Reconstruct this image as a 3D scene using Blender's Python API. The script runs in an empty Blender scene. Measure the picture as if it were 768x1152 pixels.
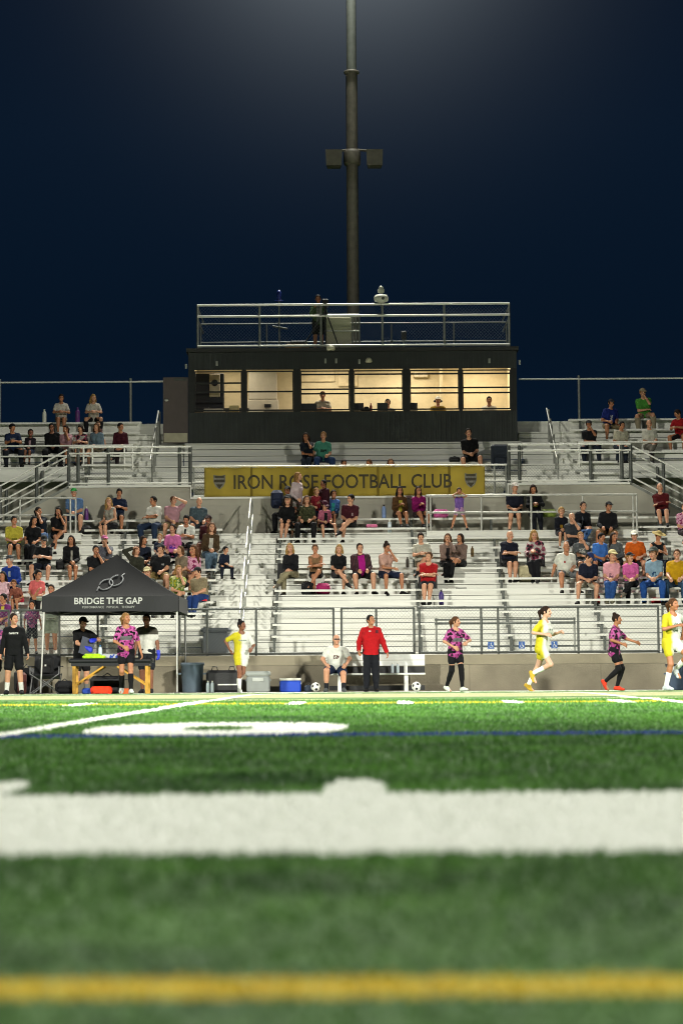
import bpy, math, random
import numpy as np
from mathutils import Vector, Matrix
random.seed(7); RNG = np.random.default_rng(7)
SC = bpy.context.scene
COL = SC.collection
R = math.radians
F_PX = 85/36*1152
CAM_H = 0.274
# ------------------------------------------------------------------ camera
PITCH = math.atan(189/F_PX); ROLL = R(0.37)
_f = Vector((0, math.cos(PITCH), math.sin(PITCH)))
_r0 = Vector((1, 0, 0)); _u0 = Vector((0, -math.sin(PITCH), math.cos(PITCH)))
_r = _r0*math.cos(ROLL) - _u0*math.sin(ROLL)
_u = _u0*math.cos(ROLL) + _r0*math.sin(ROLL)
CAMP = Vector((0, 0, CAM_H))
cd = bpy.data.cameras.new('camera'); cam = bpy.data.objects.new('camera', cd); COL.objects.link(cam)
m = Matrix((( _r.x, _u.x, -_f.x, 0), (_r.y, _u.y, -_f.y, 0), (_r.z, _u.z, -_f.z, CAM_H), (0, 0, 0, 1)))
cam.matrix_world = m
cd.lens = 85; cd.sensor_fit = 'VERTICAL'; cd.sensor_height = 36; cd.sensor_width = 24
cd.clip_start = 0.05; cd.clip_end = 5000
cd.dof.use_dof = True; cd.dof.focus_distance = 60; cd.dof.aperture_fstop = 3.9
SC.camera = cam
def P(px, py, Y):
    """world point seen at photo pixel (px, py) standing at depth Y"""
    d = _f + _r*((px-384)/F_PX) + _u*((576-py)/F_PX)
    return CAMP + d*(Y/d.y)
def PX(px, Y, py=640): return P(px, py, Y).x
def PZ(py, Y, px=384): return P(px, py, Y).z
def groundz(Y):
    if Y < 5.8 or Y > 54.6: return 0.0
    t = (Y-30.2)/24.4
    return 0.004*24.4*(1-math.sqrt(t*t+0.004)+0.002) if abs(t) < 0.98 else 0.0
# ------------------------------------------------------------------ materials
def lin(h):
    h = h.lstrip('#'); v = [int(h[i:i+2], 16)/255 for i in (0, 2, 4)]
    return tuple((c/12.92 if c <= 0.04045 else ((c+0.055)/1.055)**2.4) for c in v)
_M = {}
def nodes(m):
    m.use_nodes = True; nt = m.node_tree
    return nt, nt.nodes, nt.links, nt.nodes['Principled BSDF']
def mat(name, hexc, rough=0.7, metal=0.0, var=0.12, scale=6.0, bump=0.0, bscale=60.0, spec=0.4, gain=1.0):
    """principled material with cloudy colour wear and optional fine bump"""
    key = (name, hexc, rough, metal, var, scale, bump, gain)
    if key in _M: return _M[key]
    m = bpy.data.materials.new(name); nt, N, L, b = nodes(m)
    c = [v*gain for v in lin(hexc)]
    b.inputs['Roughness'].default_value = rough; b.inputs['Metallic'].default_value = metal
    b.inputs['Specular IOR Level'].default_value = spec
    tc = N.new('ShaderNodeTexCoord')
    if var:
        nz = N.new('ShaderNodeTexNoise'); nz.inputs['Scale'].default_value = scale; nz.inputs['Detail'].default_value = 5
        L.new(tc.outputs['Object'], nz.inputs['Vector'])
        r = N.new('ShaderNodeValToRGB'); r.color_ramp.elements[0].position = 0.3; r.color_ramp.elements[1].position = 0.72
        r.color_ramp.elements[0].color = (*[x*(1-var*1.6) for x in c], 1)
        r.color_ramp.elements[1].color = (*[min(1, x*(1+var)) for x in c], 1)
        L.new(nz.outputs['Fac'], r.inputs['Fac']); L.new(r.outputs['Color'], b.inputs['Base Color'])
    else: b.inputs['Base Color'].default_value = (*c, 1)
    if bump:
        n2 = N.new('ShaderNodeTexNoise'); n2.inputs['Scale'].default_value = bscale; n2.inputs['Detail'].default_value = 3
        L.new(tc.outputs['Object'], n2.inputs['Vector'])
        bp = N.new('ShaderNodeBump'); bp.inputs['Strength'].default_value = bump; bp.inputs['Distance'].default_value = 0.02
        L.new(n2.outputs['Fac'], bp.inputs['Height']); L.new(bp.outputs['Normal'], b.inputs['Normal'])
    _M[key] = m; return m
def mat_pattern(name, cols, kind='noise', scale=9.0, rough=0.85):
    """printed cloth: a few colours laid out by a noise / voronoi / stripe pattern in the garment's own space"""
    key = (name, tuple(cols), kind, scale)
    if key in _M: return _M[key]
    m = bpy.data.materials.new(name); nt, N, L, b = nodes(m)
    b.inputs['Roughness'].default_value = rough; b.inputs['Specular IOR Level'].default_value = 0.2
    tc = N.new('ShaderNodeTexCoord'); r = N.new('ShaderNodeValToRGB'); r.color_ramp.interpolation = 'CONSTANT'
    n = len(cols)
    while len(r.color_ramp.elements) < n: r.color_ramp.elements.new(0.5)
    if kind == 'noise':
        t = N.new('ShaderNodeTexNoise'); t.inputs['Scale'].default_value = scale; t.inputs['Detail'].default_value = 2
        L.new(tc.outputs['Object'], t.inputs['Vector']); out = t.outputs['Fac']; lo, hi = 0.36, 0.62
    elif kind == 'voronoi':
        t = N.new('ShaderNodeTexVoronoi'); t.inputs['Scale'].default_value = scale
        L.new(tc.outputs['Object'], t.inputs['Vector']); out = t.outputs['Distance']; lo, hi = 0.18, 0.62
    else:
        t = N.new('ShaderNodeTexWave'); t.inputs['Scale'].default_value = scale; t.bands_direction = 'Z' if kind == 'stripe' else 'X'
        t.inputs['Distortion'].default_value = 0.6
        L.new(tc.outputs['Object'], t.inputs['Vector']); out = t.outputs['Fac']; lo, hi = 0.3, 0.7
    for i, c in enumerate(cols):
        e = r.color_ramp.elements[i]; e.position = 0 if i == 0 else lo+(hi-lo)*(i-1)/max(1, n-2) if n > 2 else 0.5
        e.color = (*[v*.62 for v in lin(c)], 1)
    L.new(out, r.inputs['Fac']); L.new(r.outputs['Color'], b.inputs['Base Color'])
    _M[key] = m; return m
def add_print(m, name, hexc, x0, x1, z0, z1, front=True, rag=0.0):
    """a copy of garment material m with a printed patch on the chest (garment space)"""
    key = (m.name, name, hexc, x0, x1, z0, z1)
    if key in _M: return _M[key]
    c = m.copy(); c.name = name; nt = c.node_tree; N = nt.nodes; L = nt.links; b = N['Principled BSDF']
    tc = N.new('ShaderNodeTexCoord'); s = N.new('ShaderNodeSeparateXYZ'); L.new(tc.outputs['Object'], s.inputs[0])
    def cmp(sock, op, v):
        q = N.new('ShaderNodeMath'); q.operation = op; L.new(sock, q.inputs[0]); q.inputs[1].default_value = v; return q.outputs[0]
    def mul(a, bb):
        q = N.new('ShaderNodeMath'); q.operation = 'MULTIPLY'; L.new(a, q.inputs[0]); L.new(bb, q.inputs[1]); return q.outputs[0]
    f = mul(mul(cmp(s.outputs[0], 'GREATER_THAN', x0), cmp(s.outputs[0], 'LESS_THAN', x1)), mul(cmp(s.outputs[2], 'GREATER_THAN', z0), cmp(s.outputs[2], 'LESS_THAN', z1)))
    if front: f = mul(f, cmp(s.outputs[1], 'LESS_THAN', 0.0))
    if rag:
        nz = N.new('ShaderNodeTexNoise'); nz.inputs['Scale'].default_value = rag; L.new(tc.outputs['Object'], nz.inputs['Vector'])
        f = mul(f, cmp(nz.outputs['Fac'], 'GREATER_THAN', 0.45))
    mx = N.new('ShaderNodeMix'); mx.data_type = 'RGBA'; L.new(f, mx.inputs['Factor'])
    src = b.inputs['Base Color'].links
    if src: L.new(src[0].from_socket, mx.inputs['A'])
    else: mx.inputs['A'].default_value = b.inputs['Base Color'].default_value
    mx.inputs['B'].default_value = (*[v*.7 for v in lin(hexc)], 1); L.new(mx.outputs['Result'], b.inputs['Base Color'])
    _M[key] = c; return c
def mat_emit(name, hexc, k):
    m = bpy.data.materials.new(name); nt, N, L, b = nodes(m)
    b.inputs['Emission Color'].default_value = (*lin(hexc), 1); b.inputs['Emission Strength'].default_value = k
    b.inputs['Base Color'].default_value = (*lin(hexc), 1); return m
# ------------------------------------------------------------------ mesh builder and object helpers
def raw_mesh(name, V, Fc):
    me = bpy.data.meshes.new(name); me.from_pydata([tuple(v) for v in V], [], Fc); me.update(); return me
class MB:
    def __init__(s): s.v = []; s.f = []; s.smooth = []
    def add(s, V, Fc, smooth=False):
        o = len(s.v); s.v += [tuple(v) for v in V]; s.f += [tuple(i+o for i in q) for q in Fc]; s.smooth += [smooth]*len(Fc); return s
    def box(s, x0, x1, y0, y1, z0, z1):
        V = [(x, y, z) for z in (z0, z1) for y in (y0, y1) for x in (x0, x1)]
        return s.add(V, [(0, 2, 3, 1), (4, 5, 7, 6), (0, 1, 5, 4), (2, 6, 7, 3), (0, 4, 6, 2), (1, 3, 7, 5)])
    def rbox(s, x0, x1, y0, y1, z0, z1, b=0.02):
        """box with chamfered vertical and top edges"""
        def ring(z, i):
            a0, a1, c0, c1 = x0+i, x1-i, y0+i, y1-i
            return [(a0+b, c0, z), (a1-b, c0, z), (a1, c0+b, z), (a1, c1-b, z), (a1-b, c1, z), (a0+b, c1, z), (a0, c1-b, z), (a0, c0+b, z)]
        V = ring(z0, b*.5)+ring(z0+b, 0)+ring(z1-b, 0)+ring(z1, b*.8)
        Fc = [tuple(range(7, -1, -1)), tuple(range(24, 32))]
        for k in range(3):
            for i in range(8): Fc.append((k*8+i, k*8+(i+1) % 8, (k+1)*8+(i+1) % 8, (k+1)*8+i))
        return s.add(V, Fc)
    def tube(s, p0, p1, r0, r1=None, n=8, cap=True):
        p0 = Vector(p0); p1 = Vector(p1); r1 = r0 if r1 is None else r1
        d = (p1-p0).normalized(); a = d.orthogonal().normalized(); c = d.cross(a)
        V = []
        for p, r in ((p0, r0), (p1, r1)):
            V += [p+(a*math.cos(2*math.pi*i/n)+c*math.sin(2*math.pi*i/n))*r for i in range(n)]
        Fc = [(i, (i+1) % n, n+(i+1) % n, n+i) for i in range(n)]
        s.add(V, Fc, n > 5)
        if cap: s.add(V, [tuple(range(n-1, -1, -1)), tuple(range(n, 2*n))])
        return s
    def path(s, pts, r, n=8):
        """one continuous bent pipe"""
        pts = [Vector(p) for p in pts]; V = []; Fc = []
        d = (pts[1]-pts[0]).normalized(); a = d.orthogonal().normalized()
        for i, p in enumerate(pts):
            d = (pts[min(i+1, len(pts)-1)]-pts[max(i-1, 0)]).normalized()
            a = (a-d*a.dot(d)).normalized(); c = d.cross(a)
            V += [p+(a*math.cos(2*math.pi*k/n)+c*math.sin(2*math.pi*k/n))*r for k in range(n)]
        for i in range(len(pts)-1):
            for k in range(n): Fc.append((i*n+k, i*n+(k+1) % n, (i+1)*n+(k+1) % n, (i+1)*n+k))
        Fc += [tuple(range(n-1, -1, -1)), tuple(range(len(V)-n, len(V)))]
        return s.add(V, Fc, True)
    def lathe(s, prof, c=(0, 0, 0), n=20):
        V = []; Fc = []
        for r, z in prof: V += [(c[0]+r*math.cos(2*math.pi*i/n), c[1]+r*math.sin(2*math.pi*i/n), c[2]+z) for i in range(n)]
        for k in range(len(prof)-1):
            for i in range(n): Fc.append((k*n+i, k*n+(i+1) % n, (k+1)*n+(i+1) % n, (k+1)*n+i))
        Fc += [tuple(range(n-1, -1, -1)), tuple(range(len(V)-n, len(V)))]
        return s.add(V, Fc, True)
    def prism(s, poly, y0, y1):
        """polygon in the xz plane pushed from y0 to y1"""
        n = len(poly); V = [(x, y0, z) for x, z in poly]+[(x, y1, z) for x, z in poly]
        Fc = [tuple(range(n)), tuple(range(2*n-1, n-1, -1))]+[(i, n+i, n+(i+1) % n, (i+1) % n) for i in range(n)]
        return s.add(V, Fc)
    def profile(s, poly, x0, x1):
        """polygon in the yz plane pushed from x0 to x1"""
        n = len(poly); V = [(x0, y, z) for y, z in poly]+[(x1, y, z) for y, z in poly]
        Fc = [tuple(range(n-1, -1, -1)), tuple(range(n, 2*n))]+[(i, (i+1) % n, n+(i+1) % n, n+i) for i in range(n)]
        return s.add(V, Fc)
    def ball(s, c, r, n=12, sq=(1, 1, 1)):
        prof = [(max(1e-4, math.sin(math.pi*i/n)), -math.cos(math.pi*i/n)) for i in range(n+1)]
        o = len(s.v); s.lathe(prof, n=2*n)
        for i in range(o, len(s.v)):
            v = s.v[i]; s.v[i] = (c[0]+v[0]*r*sq[0], c[1]+v[1]*r*sq[1], c[2]+v[2]*r*sq[2])
        return s
    def build(s, name, material, parent=None, loc=None):
        me = raw_mesh(name, s.v, s.f); me.polygons.foreach_set('use_smooth', s.smooth)
        me.materials.append(material)
        o = bpy.data.objects.new(name, me); COL.objects.link(o)
        if parent: o.parent = parent
        if loc: o.location = loc
        return o
def tag(o, label, cat, group=None):
    o['label'] = label; o['category'] = cat
    if group: o['group'] = group
    return o
def thing(name, label, cat, loc=(0, 0, 0), group=None, rz=0):
    o = bpy.data.objects.new(name, None); COL.objects.link(o); o.empty_display_size = 0.1
    o.location = loc; o.rotation_euler = (0, 0, rz); return tag(o, label, cat, group)
def struct(o): o['kind'] = 'structure'; return o
def chain_mb(x0, x1, z0, z1, y, pitch=0.085, r=0.0022):
    """chain link fabric: two families of crossing wires"""
    mb = MB(); H = z1-z0; W = x1-x0
    for sgn in (1, -1):
        n = int((W+H)/pitch)+1
        for i in range(n+1):
            c = i*pitch
            if sgn == 1: a, b = c-H, c
            else: a, b = c, c-H
            p, q = [a, 0.0], [b, H]
            if p[0] > q[0]: p, q = q, p
            def clip(pt, other, xv):
                t = (xv-other[0])/(pt[0]-other[0]); return [xv, other[1]+t*(pt[1]-other[1])]
            if q[0] <= 0 or p[0] >= W: continue
            if p[0] < 0: p = clip(p, q, 0.0)
            if q[0] > W: q = clip(q, p, W)
            if abs(q[0]-p[0]) < 0.01: continue
            mb.tube((x0+p[0], y+0.003*sgn, z0+p[1]), (x0+q[0], y+0.003*sgn, z0+q[1]), r, n=3, cap=False)
    return mb
def text_mesh(body, width, height, bold=0.0):
    """flat lettering as a mesh in the xz plane, lower left corner at the origin"""
    cu = bpy.data.curves.new('lettering', 'FONT'); cu.body = body; cu.offset = bold; cu.resolution_u = 3
    o = bpy.data.objects.new('lettering', cu); COL.objects.link(o)
    dg = bpy.context.evaluated_depsgraph_get(); me = bpy.data.meshes.new_from_object(o.evaluated_get(dg))
    COL.objects.unlink(o); bpy.data.objects.remove(o)
    c = np.zeros(len(me.vertices)*3); me.vertices.foreach_get('co', c); c = c.reshape(-1, 3)
    lo = c.min(0); hi = c.max(0)
    V = [((x-lo[0])/(hi[0]-lo[0])*width, 0, (y-lo[1])/(hi[1]-lo[1])*height) for x, y, z in c]
    Fc = [tuple(p.vertices) for p in me.polygons]; bpy.data.meshes.remove(me)
    return V, Fc
# ------------------------------------------------------------------ bodies: distance fields turned into one continuous skin
class SDF:
    def __init__(s, lo, hi, h):
        s.h = h; s.lo = np.array(lo, 'f4'); n = np.ceil((np.array(hi)-s.lo)/h).astype(int)+1
        s.ax = [(s.lo[i]+h*np.arange(n[i])).astype('f4') for i in range(3)]; s.F = np.full(n, 0.5, 'f4')
    def win(s, lo, hi):
        sl = []
        for i in range(3):
            a = max(0, int((lo[i]-s.lo[i])/s.h)); b = min(len(s.ax[i]), int((hi[i]-s.lo[i])/s.h)+2); sl.append(slice(a, max(a, b)))
        X = s.ax[0][sl[0]][:, None, None]; Y = s.ax[1][sl[1]][None, :, None]; Z = s.ax[2][sl[2]][None, None, :]
        return tuple(sl), X, Y, Z
    def mix(s, sl, d, k):
        a = s.F[sl]; h = np.clip(0.5+0.5*(d-a)/k, 0, 1); s.F[sl] = d*(1-h)+a*h-k*h*(1-h)
    def cone(s, a, b, ra, rb, k=0.03, pad=0.0):
        a = np.asarray(a, 'f4'); b = np.asarray(b, 'f4'); ra += pad; rb += pad; mg = max(ra, rb)+k+3*s.h
        sl, X, Y, Z = s.win(np.minimum(a, b)-mg, np.maximum(a, b)+mg)
        if s.F[sl].size == 0: return
        d = b-a; L = float(d@d)+1e-9
        t = np.clip(((X-a[0])*d[0]+(Y-a[1])*d[1]+(Z-a[2])*d[2])/L, 0, 1)
        q = np.sqrt((X-a[0]-t*d[0])**2+(Y-a[1]-t*d[1])**2+(Z-a[2]-t*d[2])**2)-(ra+(rb-ra)*t)
        s.mix(sl, q.astype('f4'), k)
    def ell(s, c, r, k=0.02, Rm=None):
        c = np.asarray(c, 'f4'); mg = max(r)+k+3*s.h; sl, X, Y, Z = s.win(c-mg, c+mg)
        if s.F[sl].size == 0: return
        X, Y, Z = X-c[0], Y-c[1], Z-c[2]
        if Rm is not None: X, Y, Z = (X*Rm[0, i]+Y*Rm[1, i]+Z*Rm[2, i] for i in range(3))
        k0 = np.sqrt((X/r[0])**2+(Y/r[1])**2+(Z/r[2])**2)+1e-6; k1 = np.sqrt((X/r[0]**2)**2+(Y/r[1]**2)**2+(Z/r[2]**2)**2)+1e-6
        s.mix(sl, (k0*(k0-1)/k1).astype('f4'), k)
    def full(s): return s.ax[0][:, None, None], s.ax[1][None, :, None], s.ax[2][None, None, :]
    def mesh(s):
        F = s.F; F[0] = F[-1] = 0.5; F[:, 0] = F[:, -1] = 0.5; F[:, :, 0] = F[:, :, -1] = 0.5
        S = F < 0; n = F.shape
        sh = lambda A, o: A[o[0]:n[0]-1+o[0], o[1]:n[1]-1+o[1], o[2]:n[2]-1+o[2]]
        cs = [(i, j, k) for i in (0, 1) for j in (0, 1) for k in (0, 1)]
        tot = sum(sh(S, c).astype('i1') for c in cs); act = (tot > 0) & (tot < 8)
        idx = np.argwhere(act); vid = np.full(act.shape, -1, 'i4'); vid[act] = np.arange(len(idx))
        acc = np.zeros((len(idx), 3)); cnt = np.zeros(len(idx))
        for a in cs:
            for ax in range(3):
                if a[ax]: continue
                b = list(a); b[ax] = 1
                fa = F[idx[:, 0]+a[0], idx[:, 1]+a[1], idx[:, 2]+a[2]]; fb = F[idx[:, 0]+b[0], idx[:, 1]+b[1], idx[:, 2]+b[2]]
                mk = (fa < 0) != (fb < 0); t = np.where(mk, fa/(fa-fb+1e-12), 0)
                p = np.tile(np.array(a, float), (len(idx), 1)); p[:, ax] = t
                acc[mk] += p[mk]; cnt += mk
        V = (idx+acc/np.maximum(cnt, 1)[:, None])*s.h+s.lo
        Q = []
        for ax in range(3):
            o1, o2 = [(1, 2), (2, 0), (0, 1)][ax]
            A = np.take(S, range(n[ax]-1), ax); B = np.take(S, range(1, n[ax]), ax)
            e = np.argwhere(A != B); e = e[(e[:, o1] > 0) & (e[:, o2] > 0) & (e[:, o1] < n[o1]-1) & (e[:, o2] < n[o2]-1)]
            if not len(e): continue
            def cell(d1, d2):
                c = e.copy(); c[:, o1] -= d1; c[:, o2] -= d2; return vid[c[:, 0], c[:, 1], c[:, 2]]
            q = np.stack([cell(1, 1), cell(0, 1), cell(0, 0), cell(1, 0)], 1)
            ins = S[e[:, 0], e[:, 1], e[:, 2]]; q[~ins] = q[~ins][:, ::-1]; Q.append(q)
        return V, np.concatenate(Q) if Q else np.zeros((0, 4), 'i4')
def np_mesh(name, V, Q):
    me = bpy.data.meshes.new(name); me.vertices.add(len(V)); me.vertices.foreach_set('co', V.astype('f4').ravel())
    me.loops.add(len(Q)*4); me.loops.foreach_set('vertex_index', Q.astype('i4').ravel())
    me.polygons.add(len(Q)); me.polygons.foreach_set('loop_start', np.arange(0, len(Q)*4, 4, dtype='i4'))
    me.polygons.foreach_set('use_smooth', np.ones(len(Q), bool)); me.update(calc_edges=True); me.validate(); return me
A3 = lambda *v: np.array(v, float)
def unit(v): return v/(np.linalg.norm(v)+1e-9)
def IK(a, b, l1, l2, hint):
    d = b-a; L = np.linalg.norm(d); mx = (l1+l2)*0.995
    if L > mx: b = a+d/L*mx; L = mx
    L = max(L, abs(l1-l2)+0.02); u = unit(d); x = (l1*l1-l2*l2+L*L)/(2*L); h = math.sqrt(max(0, l1*l1-x*x))
    hn = hint-u*(hint@u); return a+u*x+unit(hn)*h, b
def rot(yaw, pitch, tilt=0.0):
    cy, sy, cp, sp, ct, st = math.cos(yaw), math.sin(yaw), math.cos(pitch), math.sin(pitch), math.cos(tilt), math.sin(tilt)
    Rz = np.array([[cy, -sy, 0], [sy, cy, 0], [0, 0, 1]]); Rx = np.array([[1, 0, 0], [0, cp, -sp], [0, sp, cp]]); Ry = np.array([[ct, 0, st], [0, 1, 0], [-st, 0, ct]])
    return Rz@Ry@Rx
BUILD = {'M': dict(sh=.163, hip=.085, tr=.108, ch=.116, ws=.104, lm=1.0, hd=1.0),
         'F': dict(sh=.145, hip=.088, tr=.108, ch=.098, ws=.086, lm=.88, hd=.97),
         'H': dict(sh=.176, hip=.095, tr=.128, ch=.128, ws=.135, lm=1.16, hd=1.02),
         'C': dict(sh=.15, hip=.078, tr=.098, ch=.098, ws=.092, lm=.86, hd=1.22)}
class Fig:
    """joints of one posed figure; faces -y, x to the picture's right"""
    def __init__(s, b='M', pelvis=(0, .12, .11), lean=.1, side=0., twist=0., an=None, kh=None, wr=None, eh=None, hy=0., hp=0., ht=0., fd=None, ph=None):
        B = s.B = BUILD[b]; s.b = b; s.pel = A3(*pelvis)
        s.up = unit(A3(math.sin(side), -math.sin(lean), math.cos(lean)))
        ct, st = math.cos(twist), math.sin(twist); s.rt = A3(ct, st, 0)
        s.chest = s.pel+s.up*.33; s.neck = s.pel+s.up*.52
        up2 = unit(s.up+A3(0, math.sin(lean)*.55, .2)); s.head = s.neck+up2*.152*(.9+.1*B['hd'])+A3(0, -.03, 0); s.HR = rot(hy, hp, ht)
        s.sh = [s.neck+s.rt*(sg*B['sh'])-s.up*.078 for sg in (-1, 1)]
        s.hip = [s.pel+A3(ct*sg*B['hip'], st*.5*sg*B['hip'], -.005) for sg in (-1, 1)]
        kh = kh or [A3(0, -1, .3)]*2; eh = eh or [A3(-.42, .55, -.7), A3(.42, .55, -.7)]
        s.kn, s.an, s.el, s.wr = [], [], [], []
        for i in (0, 1):
            k, a = IK(s.hip[i], A3(*an[i]), .425, .415, A3(*kh[i])); s.kn.append(k); s.an.append(a)
            e, w = IK(s.sh[i], A3(*wr[i]), .275, .245, A3(*eh[i])); s.el.append(e); s.wr.append(w)
        s.fd = [unit(A3(*v)) for v in (fd or [(-.15, -1, -.05), (.15, -1, -.05)])]
        s.ph = ph or [None, None]
        pts = np.array(s.kn+s.an+s.el+s.wr+s.sh+s.hip+[s.head, s.pel]); s.lo = pts.min(0)-.27; s.hi = pts.max(0)+.27
    def torso(s, D, pad=0., k=.05, low=0.):
        B = s.B
        for sg in (-1, 1):
            c = s.chest+s.rt*sg*B['sh']*.42; w = s.pel+s.up*.14+s.rt*sg*.055; p = s.pel+s.rt*sg*B['hip']*.7-s.up*low
            D.cone(p, w, B['tr'], B['ws'], k, pad); D.cone(w, c, B['ws'], B['ch'], k, pad)
            D.cone(c, s.neck+s.rt*sg*B['sh']*.45-s.up*.1, B['ch'], .08, k, pad)
            D.cone(s.neck-s.up*.03, s.sh[0 if sg < 0 else 1]-s.rt*sg*.01, .052, .046*B['lm']**.5, k*.7, pad*.8)
        if s.b == 'F':
            for sg in (-1, 1): D.cone(s.chest+s.rt*sg*.068+A3(0, -.085, -.01), s.chest+s.rt*sg*.068+A3(0, -.08, -.02), .048, .05, .04, pad)
        if s.b == 'H': D.cone(s.pel+s.up*.13+A3(0, -.07, 0), s.pel+s.up*.2+A3(0, -.06, 0), .14, .13, .06, pad)
    def arm(s, D, i, t0=0., t1=2., pad=0., k=.025):
        l = s.B['lm']; a, e, w = s.sh[i], s.el[i], s.wr[i]; t = min(1, t1)
        D.cone(a, a+(e-a)*t, .052*l, (.052-.012*t)*l, k, pad)
        if t1 > 1: t = t1-1; D.cone(e, e+(w-e)*t, .041*l, (.041-.013*t)*l, k, pad)
    def leg(s, D, i, t0=0., t1=2., pad=0., pad1=None, k=.03):
        l = s.B['lm']; h, n, a = s.hip[i], s.kn[i], s.an[i]; pad1 = pad if pad1 is None else pad1
        if t0 < 1:
            t = min(1, t1); D.cone(h+(n-h)*t0, h+(n-h)*t, (.088-.028*t0)*l+pad, (.088-.028*t)*l+pad1, k)
        if t1 > 1:
            u = max(0, t0-1); v = t1-1; r = lambda q: (.056-.02*q)*l
            D.cone(n+(a-n)*u, n+(a-n)*v, r(u)+pad1, r(v)+pad1, k)
            if u < .35 < v: D.cone(n+(a-n)*.2, n+(a-n)*min(v, .5), .05*l+pad1, .043*l+pad1, .04)
    def hand(s, D, i):
        w = s.wr[i]; d = unit(w-s.el[i]); sg = -1 if i == 0 else 1
        n = A3(*s.ph[i]) if s.ph[i] is not None else A3(-sg*.8, -.2, -.5)
        n = unit(n-d*(n@d)); sd = np.cross(d, n); q = s.B['lm']**.5*1.04
        for o in (-.024, 0, .024): D.cone(w+d*.012+sd*o*.7, w+d*.078+sd*o, .017*q, .0155*q, .012)
        for j, (o, L) in enumerate(zip((-.034, -.0115, .0115, .034), (.82, 1., .96, .74))):
            b0 = w+d*.083+sd*o; m1 = b0+unit(d*.85+n*.5)*.042*L; D.cone(b0, m1, .0112*q, .0102*q, .005); D.cone(m1, m1+unit(d*.25+n*.95)*.034*L, .0102*q, .009*q, .004)
        ths = sd*(1 if (sd@A3(0, -1, .4)) > 0 else -1)
        t1 = w+d*.03+ths*.03; t2 = t1+unit(d*.75+ths*.6+n*.25)*.04; D.cone(w+d*.02+ths*.012, t1, .016*q, .0135*q, .01); D.cone(t1, t2, .0135*q, .0115*q, .006); D.cone(t2, t2+unit(d*.9+n*.4)*.026, .0115*q, .0095*q, .004)
    def H(s, *v): return s.head+s.HR@(A3(*v)*s.B['hd'])
    def headparts(s, D):
        q = s.B['hd']; e = lambda c, r, k: D.ell(s.H(*c), tuple(np.array(r)*q), k, s.HR)
        D.cone(s.neck-s.up*.03+A3(0, .01, 0), s.H(0, .02, -.05), .056*s.B['lm']**.6, .05*s.B['lm']**.6, .03)
        e((0, .008, .018), (.074, .094, .1), .02); e((0, -.022, -.055), (.054, .064, .058), .03)
        e((0, -.075, .034), (.05, .016, .012), .015); e((0, -.07, -.095), (.022, .02, .018), .02)
        D.cone(s.H(0, -.088, .018), s.H(0, -.108, -.022), .009*q, .015*q, .01)
        for sg in (-1, 1): e((sg*.077, .012, -.005), (.011, .022, .032), .006); e((sg*.04, -.066, -.03), (.024, .02, .022), .02)
def fig_mesh(fig, fn, h, name, fold=0.0, ph=0.0):
    D = SDF(fig.lo, fig.hi, h); fn(D)
    if fold:
        X, Y, Z = D.full()
        D.F += fold*(np.sin(31*X+19*Z+ph)*np.sin(27*Z-13*X+9*Y)+.6*np.sin(55*Z+21*Y+17*X+ph)).astype('f4')
    V, Q = D.mesh(); return np_mesh(name, V, Q)
def body_mesh(fig, h):
    def fn(D):
        fig.torso(D); fig.headparts(D)
        for i in (0, 1):
            fig.arm(D, i); fig.leg(D, i); fig.hand(D, i); a = fig.an[i]; D.cone(a+A3(0, .02, -.03), a+fig.fd[i]*.15+A3(0, 0, -.045), .034, .024, .02)
    me = fig_mesh(fig, fn, h, 'person')
    n = len(me.polygons); c = np.zeros(n*3, 'f4'); me.polygons.foreach_get('center', c); c = c.reshape(-1, 3)
    q = ((c-fig.head)@fig.HR)/fig.B['hd']; mi = np.zeros(n, 'i4')
    fr = q[:, 1] < -.06
    mi[fr & (np.abs(np.abs(q[:, 0])-.031) < .011) & (np.abs(q[:, 2]-.012) < .0065)] = 1
    mi[fr & (np.abs(q[:, 0]) < .026) & (np.abs(q[:, 2]+.052) < .008)] = 2
    me.polygons.foreach_set('material_index', mi); return me
def neck_cut(fig, D, deep=.075, v=0.):
    X, Y, Z = D.full(); c = fig.neck+fig.up*.035+A3(0, -.035-v*.3, -v)
    D.F = np.maximum(D.F, deep-np.sqrt((X-c[0])**2+(Y-c[1])**2+(Z-c[2])**2)).astype('f4')
def hem_cut(fig, D, off, keep='above'):
    X, Y, Z = D.full(); u = fig.up; p = fig.pel+u*off; d = (X-p[0])*u[0]+(Y-p[1])*u[1]+(Z-p[2])*u[2]
    D.F = np.maximum(D.F, -d if keep == 'above' else d).astype('f4')
def top_mesh(fig, kind, h):
    pad, sl = {'tee': (.015, .64), 'polo': (.015, .64), 'jersey': (.016, .8), 'long': (.015, 1.93), 'jacket': (.021, 1.93), 'tank': (.012, 0)}[kind]
    st = fig.hi[2] > 1.2 and fig.pel[2] > .6
    def fn(D):
        fig.torso(D, pad, low=.06)
        if sl:
            for i in (0, 1): fig.arm(D, i, 0, sl, pad+(.003 if sl < 1 else 0))
        hem_cut(fig, D, (-.16 if kind == 'jersey' else -.1 if kind in ('jacket', 'long') else -.06) if st else -.045)
        if kind == 'tank': neck_cut(fig, D, .1, .03)
        else: neck_cut(fig, D, .072 if kind in ('polo', 'jacket') else .078, .03 if kind in ('jersey', 'polo') else .0)
    return fig_mesh(fig, fn, h, {'jacket': 'jacket', 'tank': 'tank_top'}.get(kind, 'shirt'), .0035, fig.pel[0]*50+fig.wr[0][2]*40)
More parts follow.
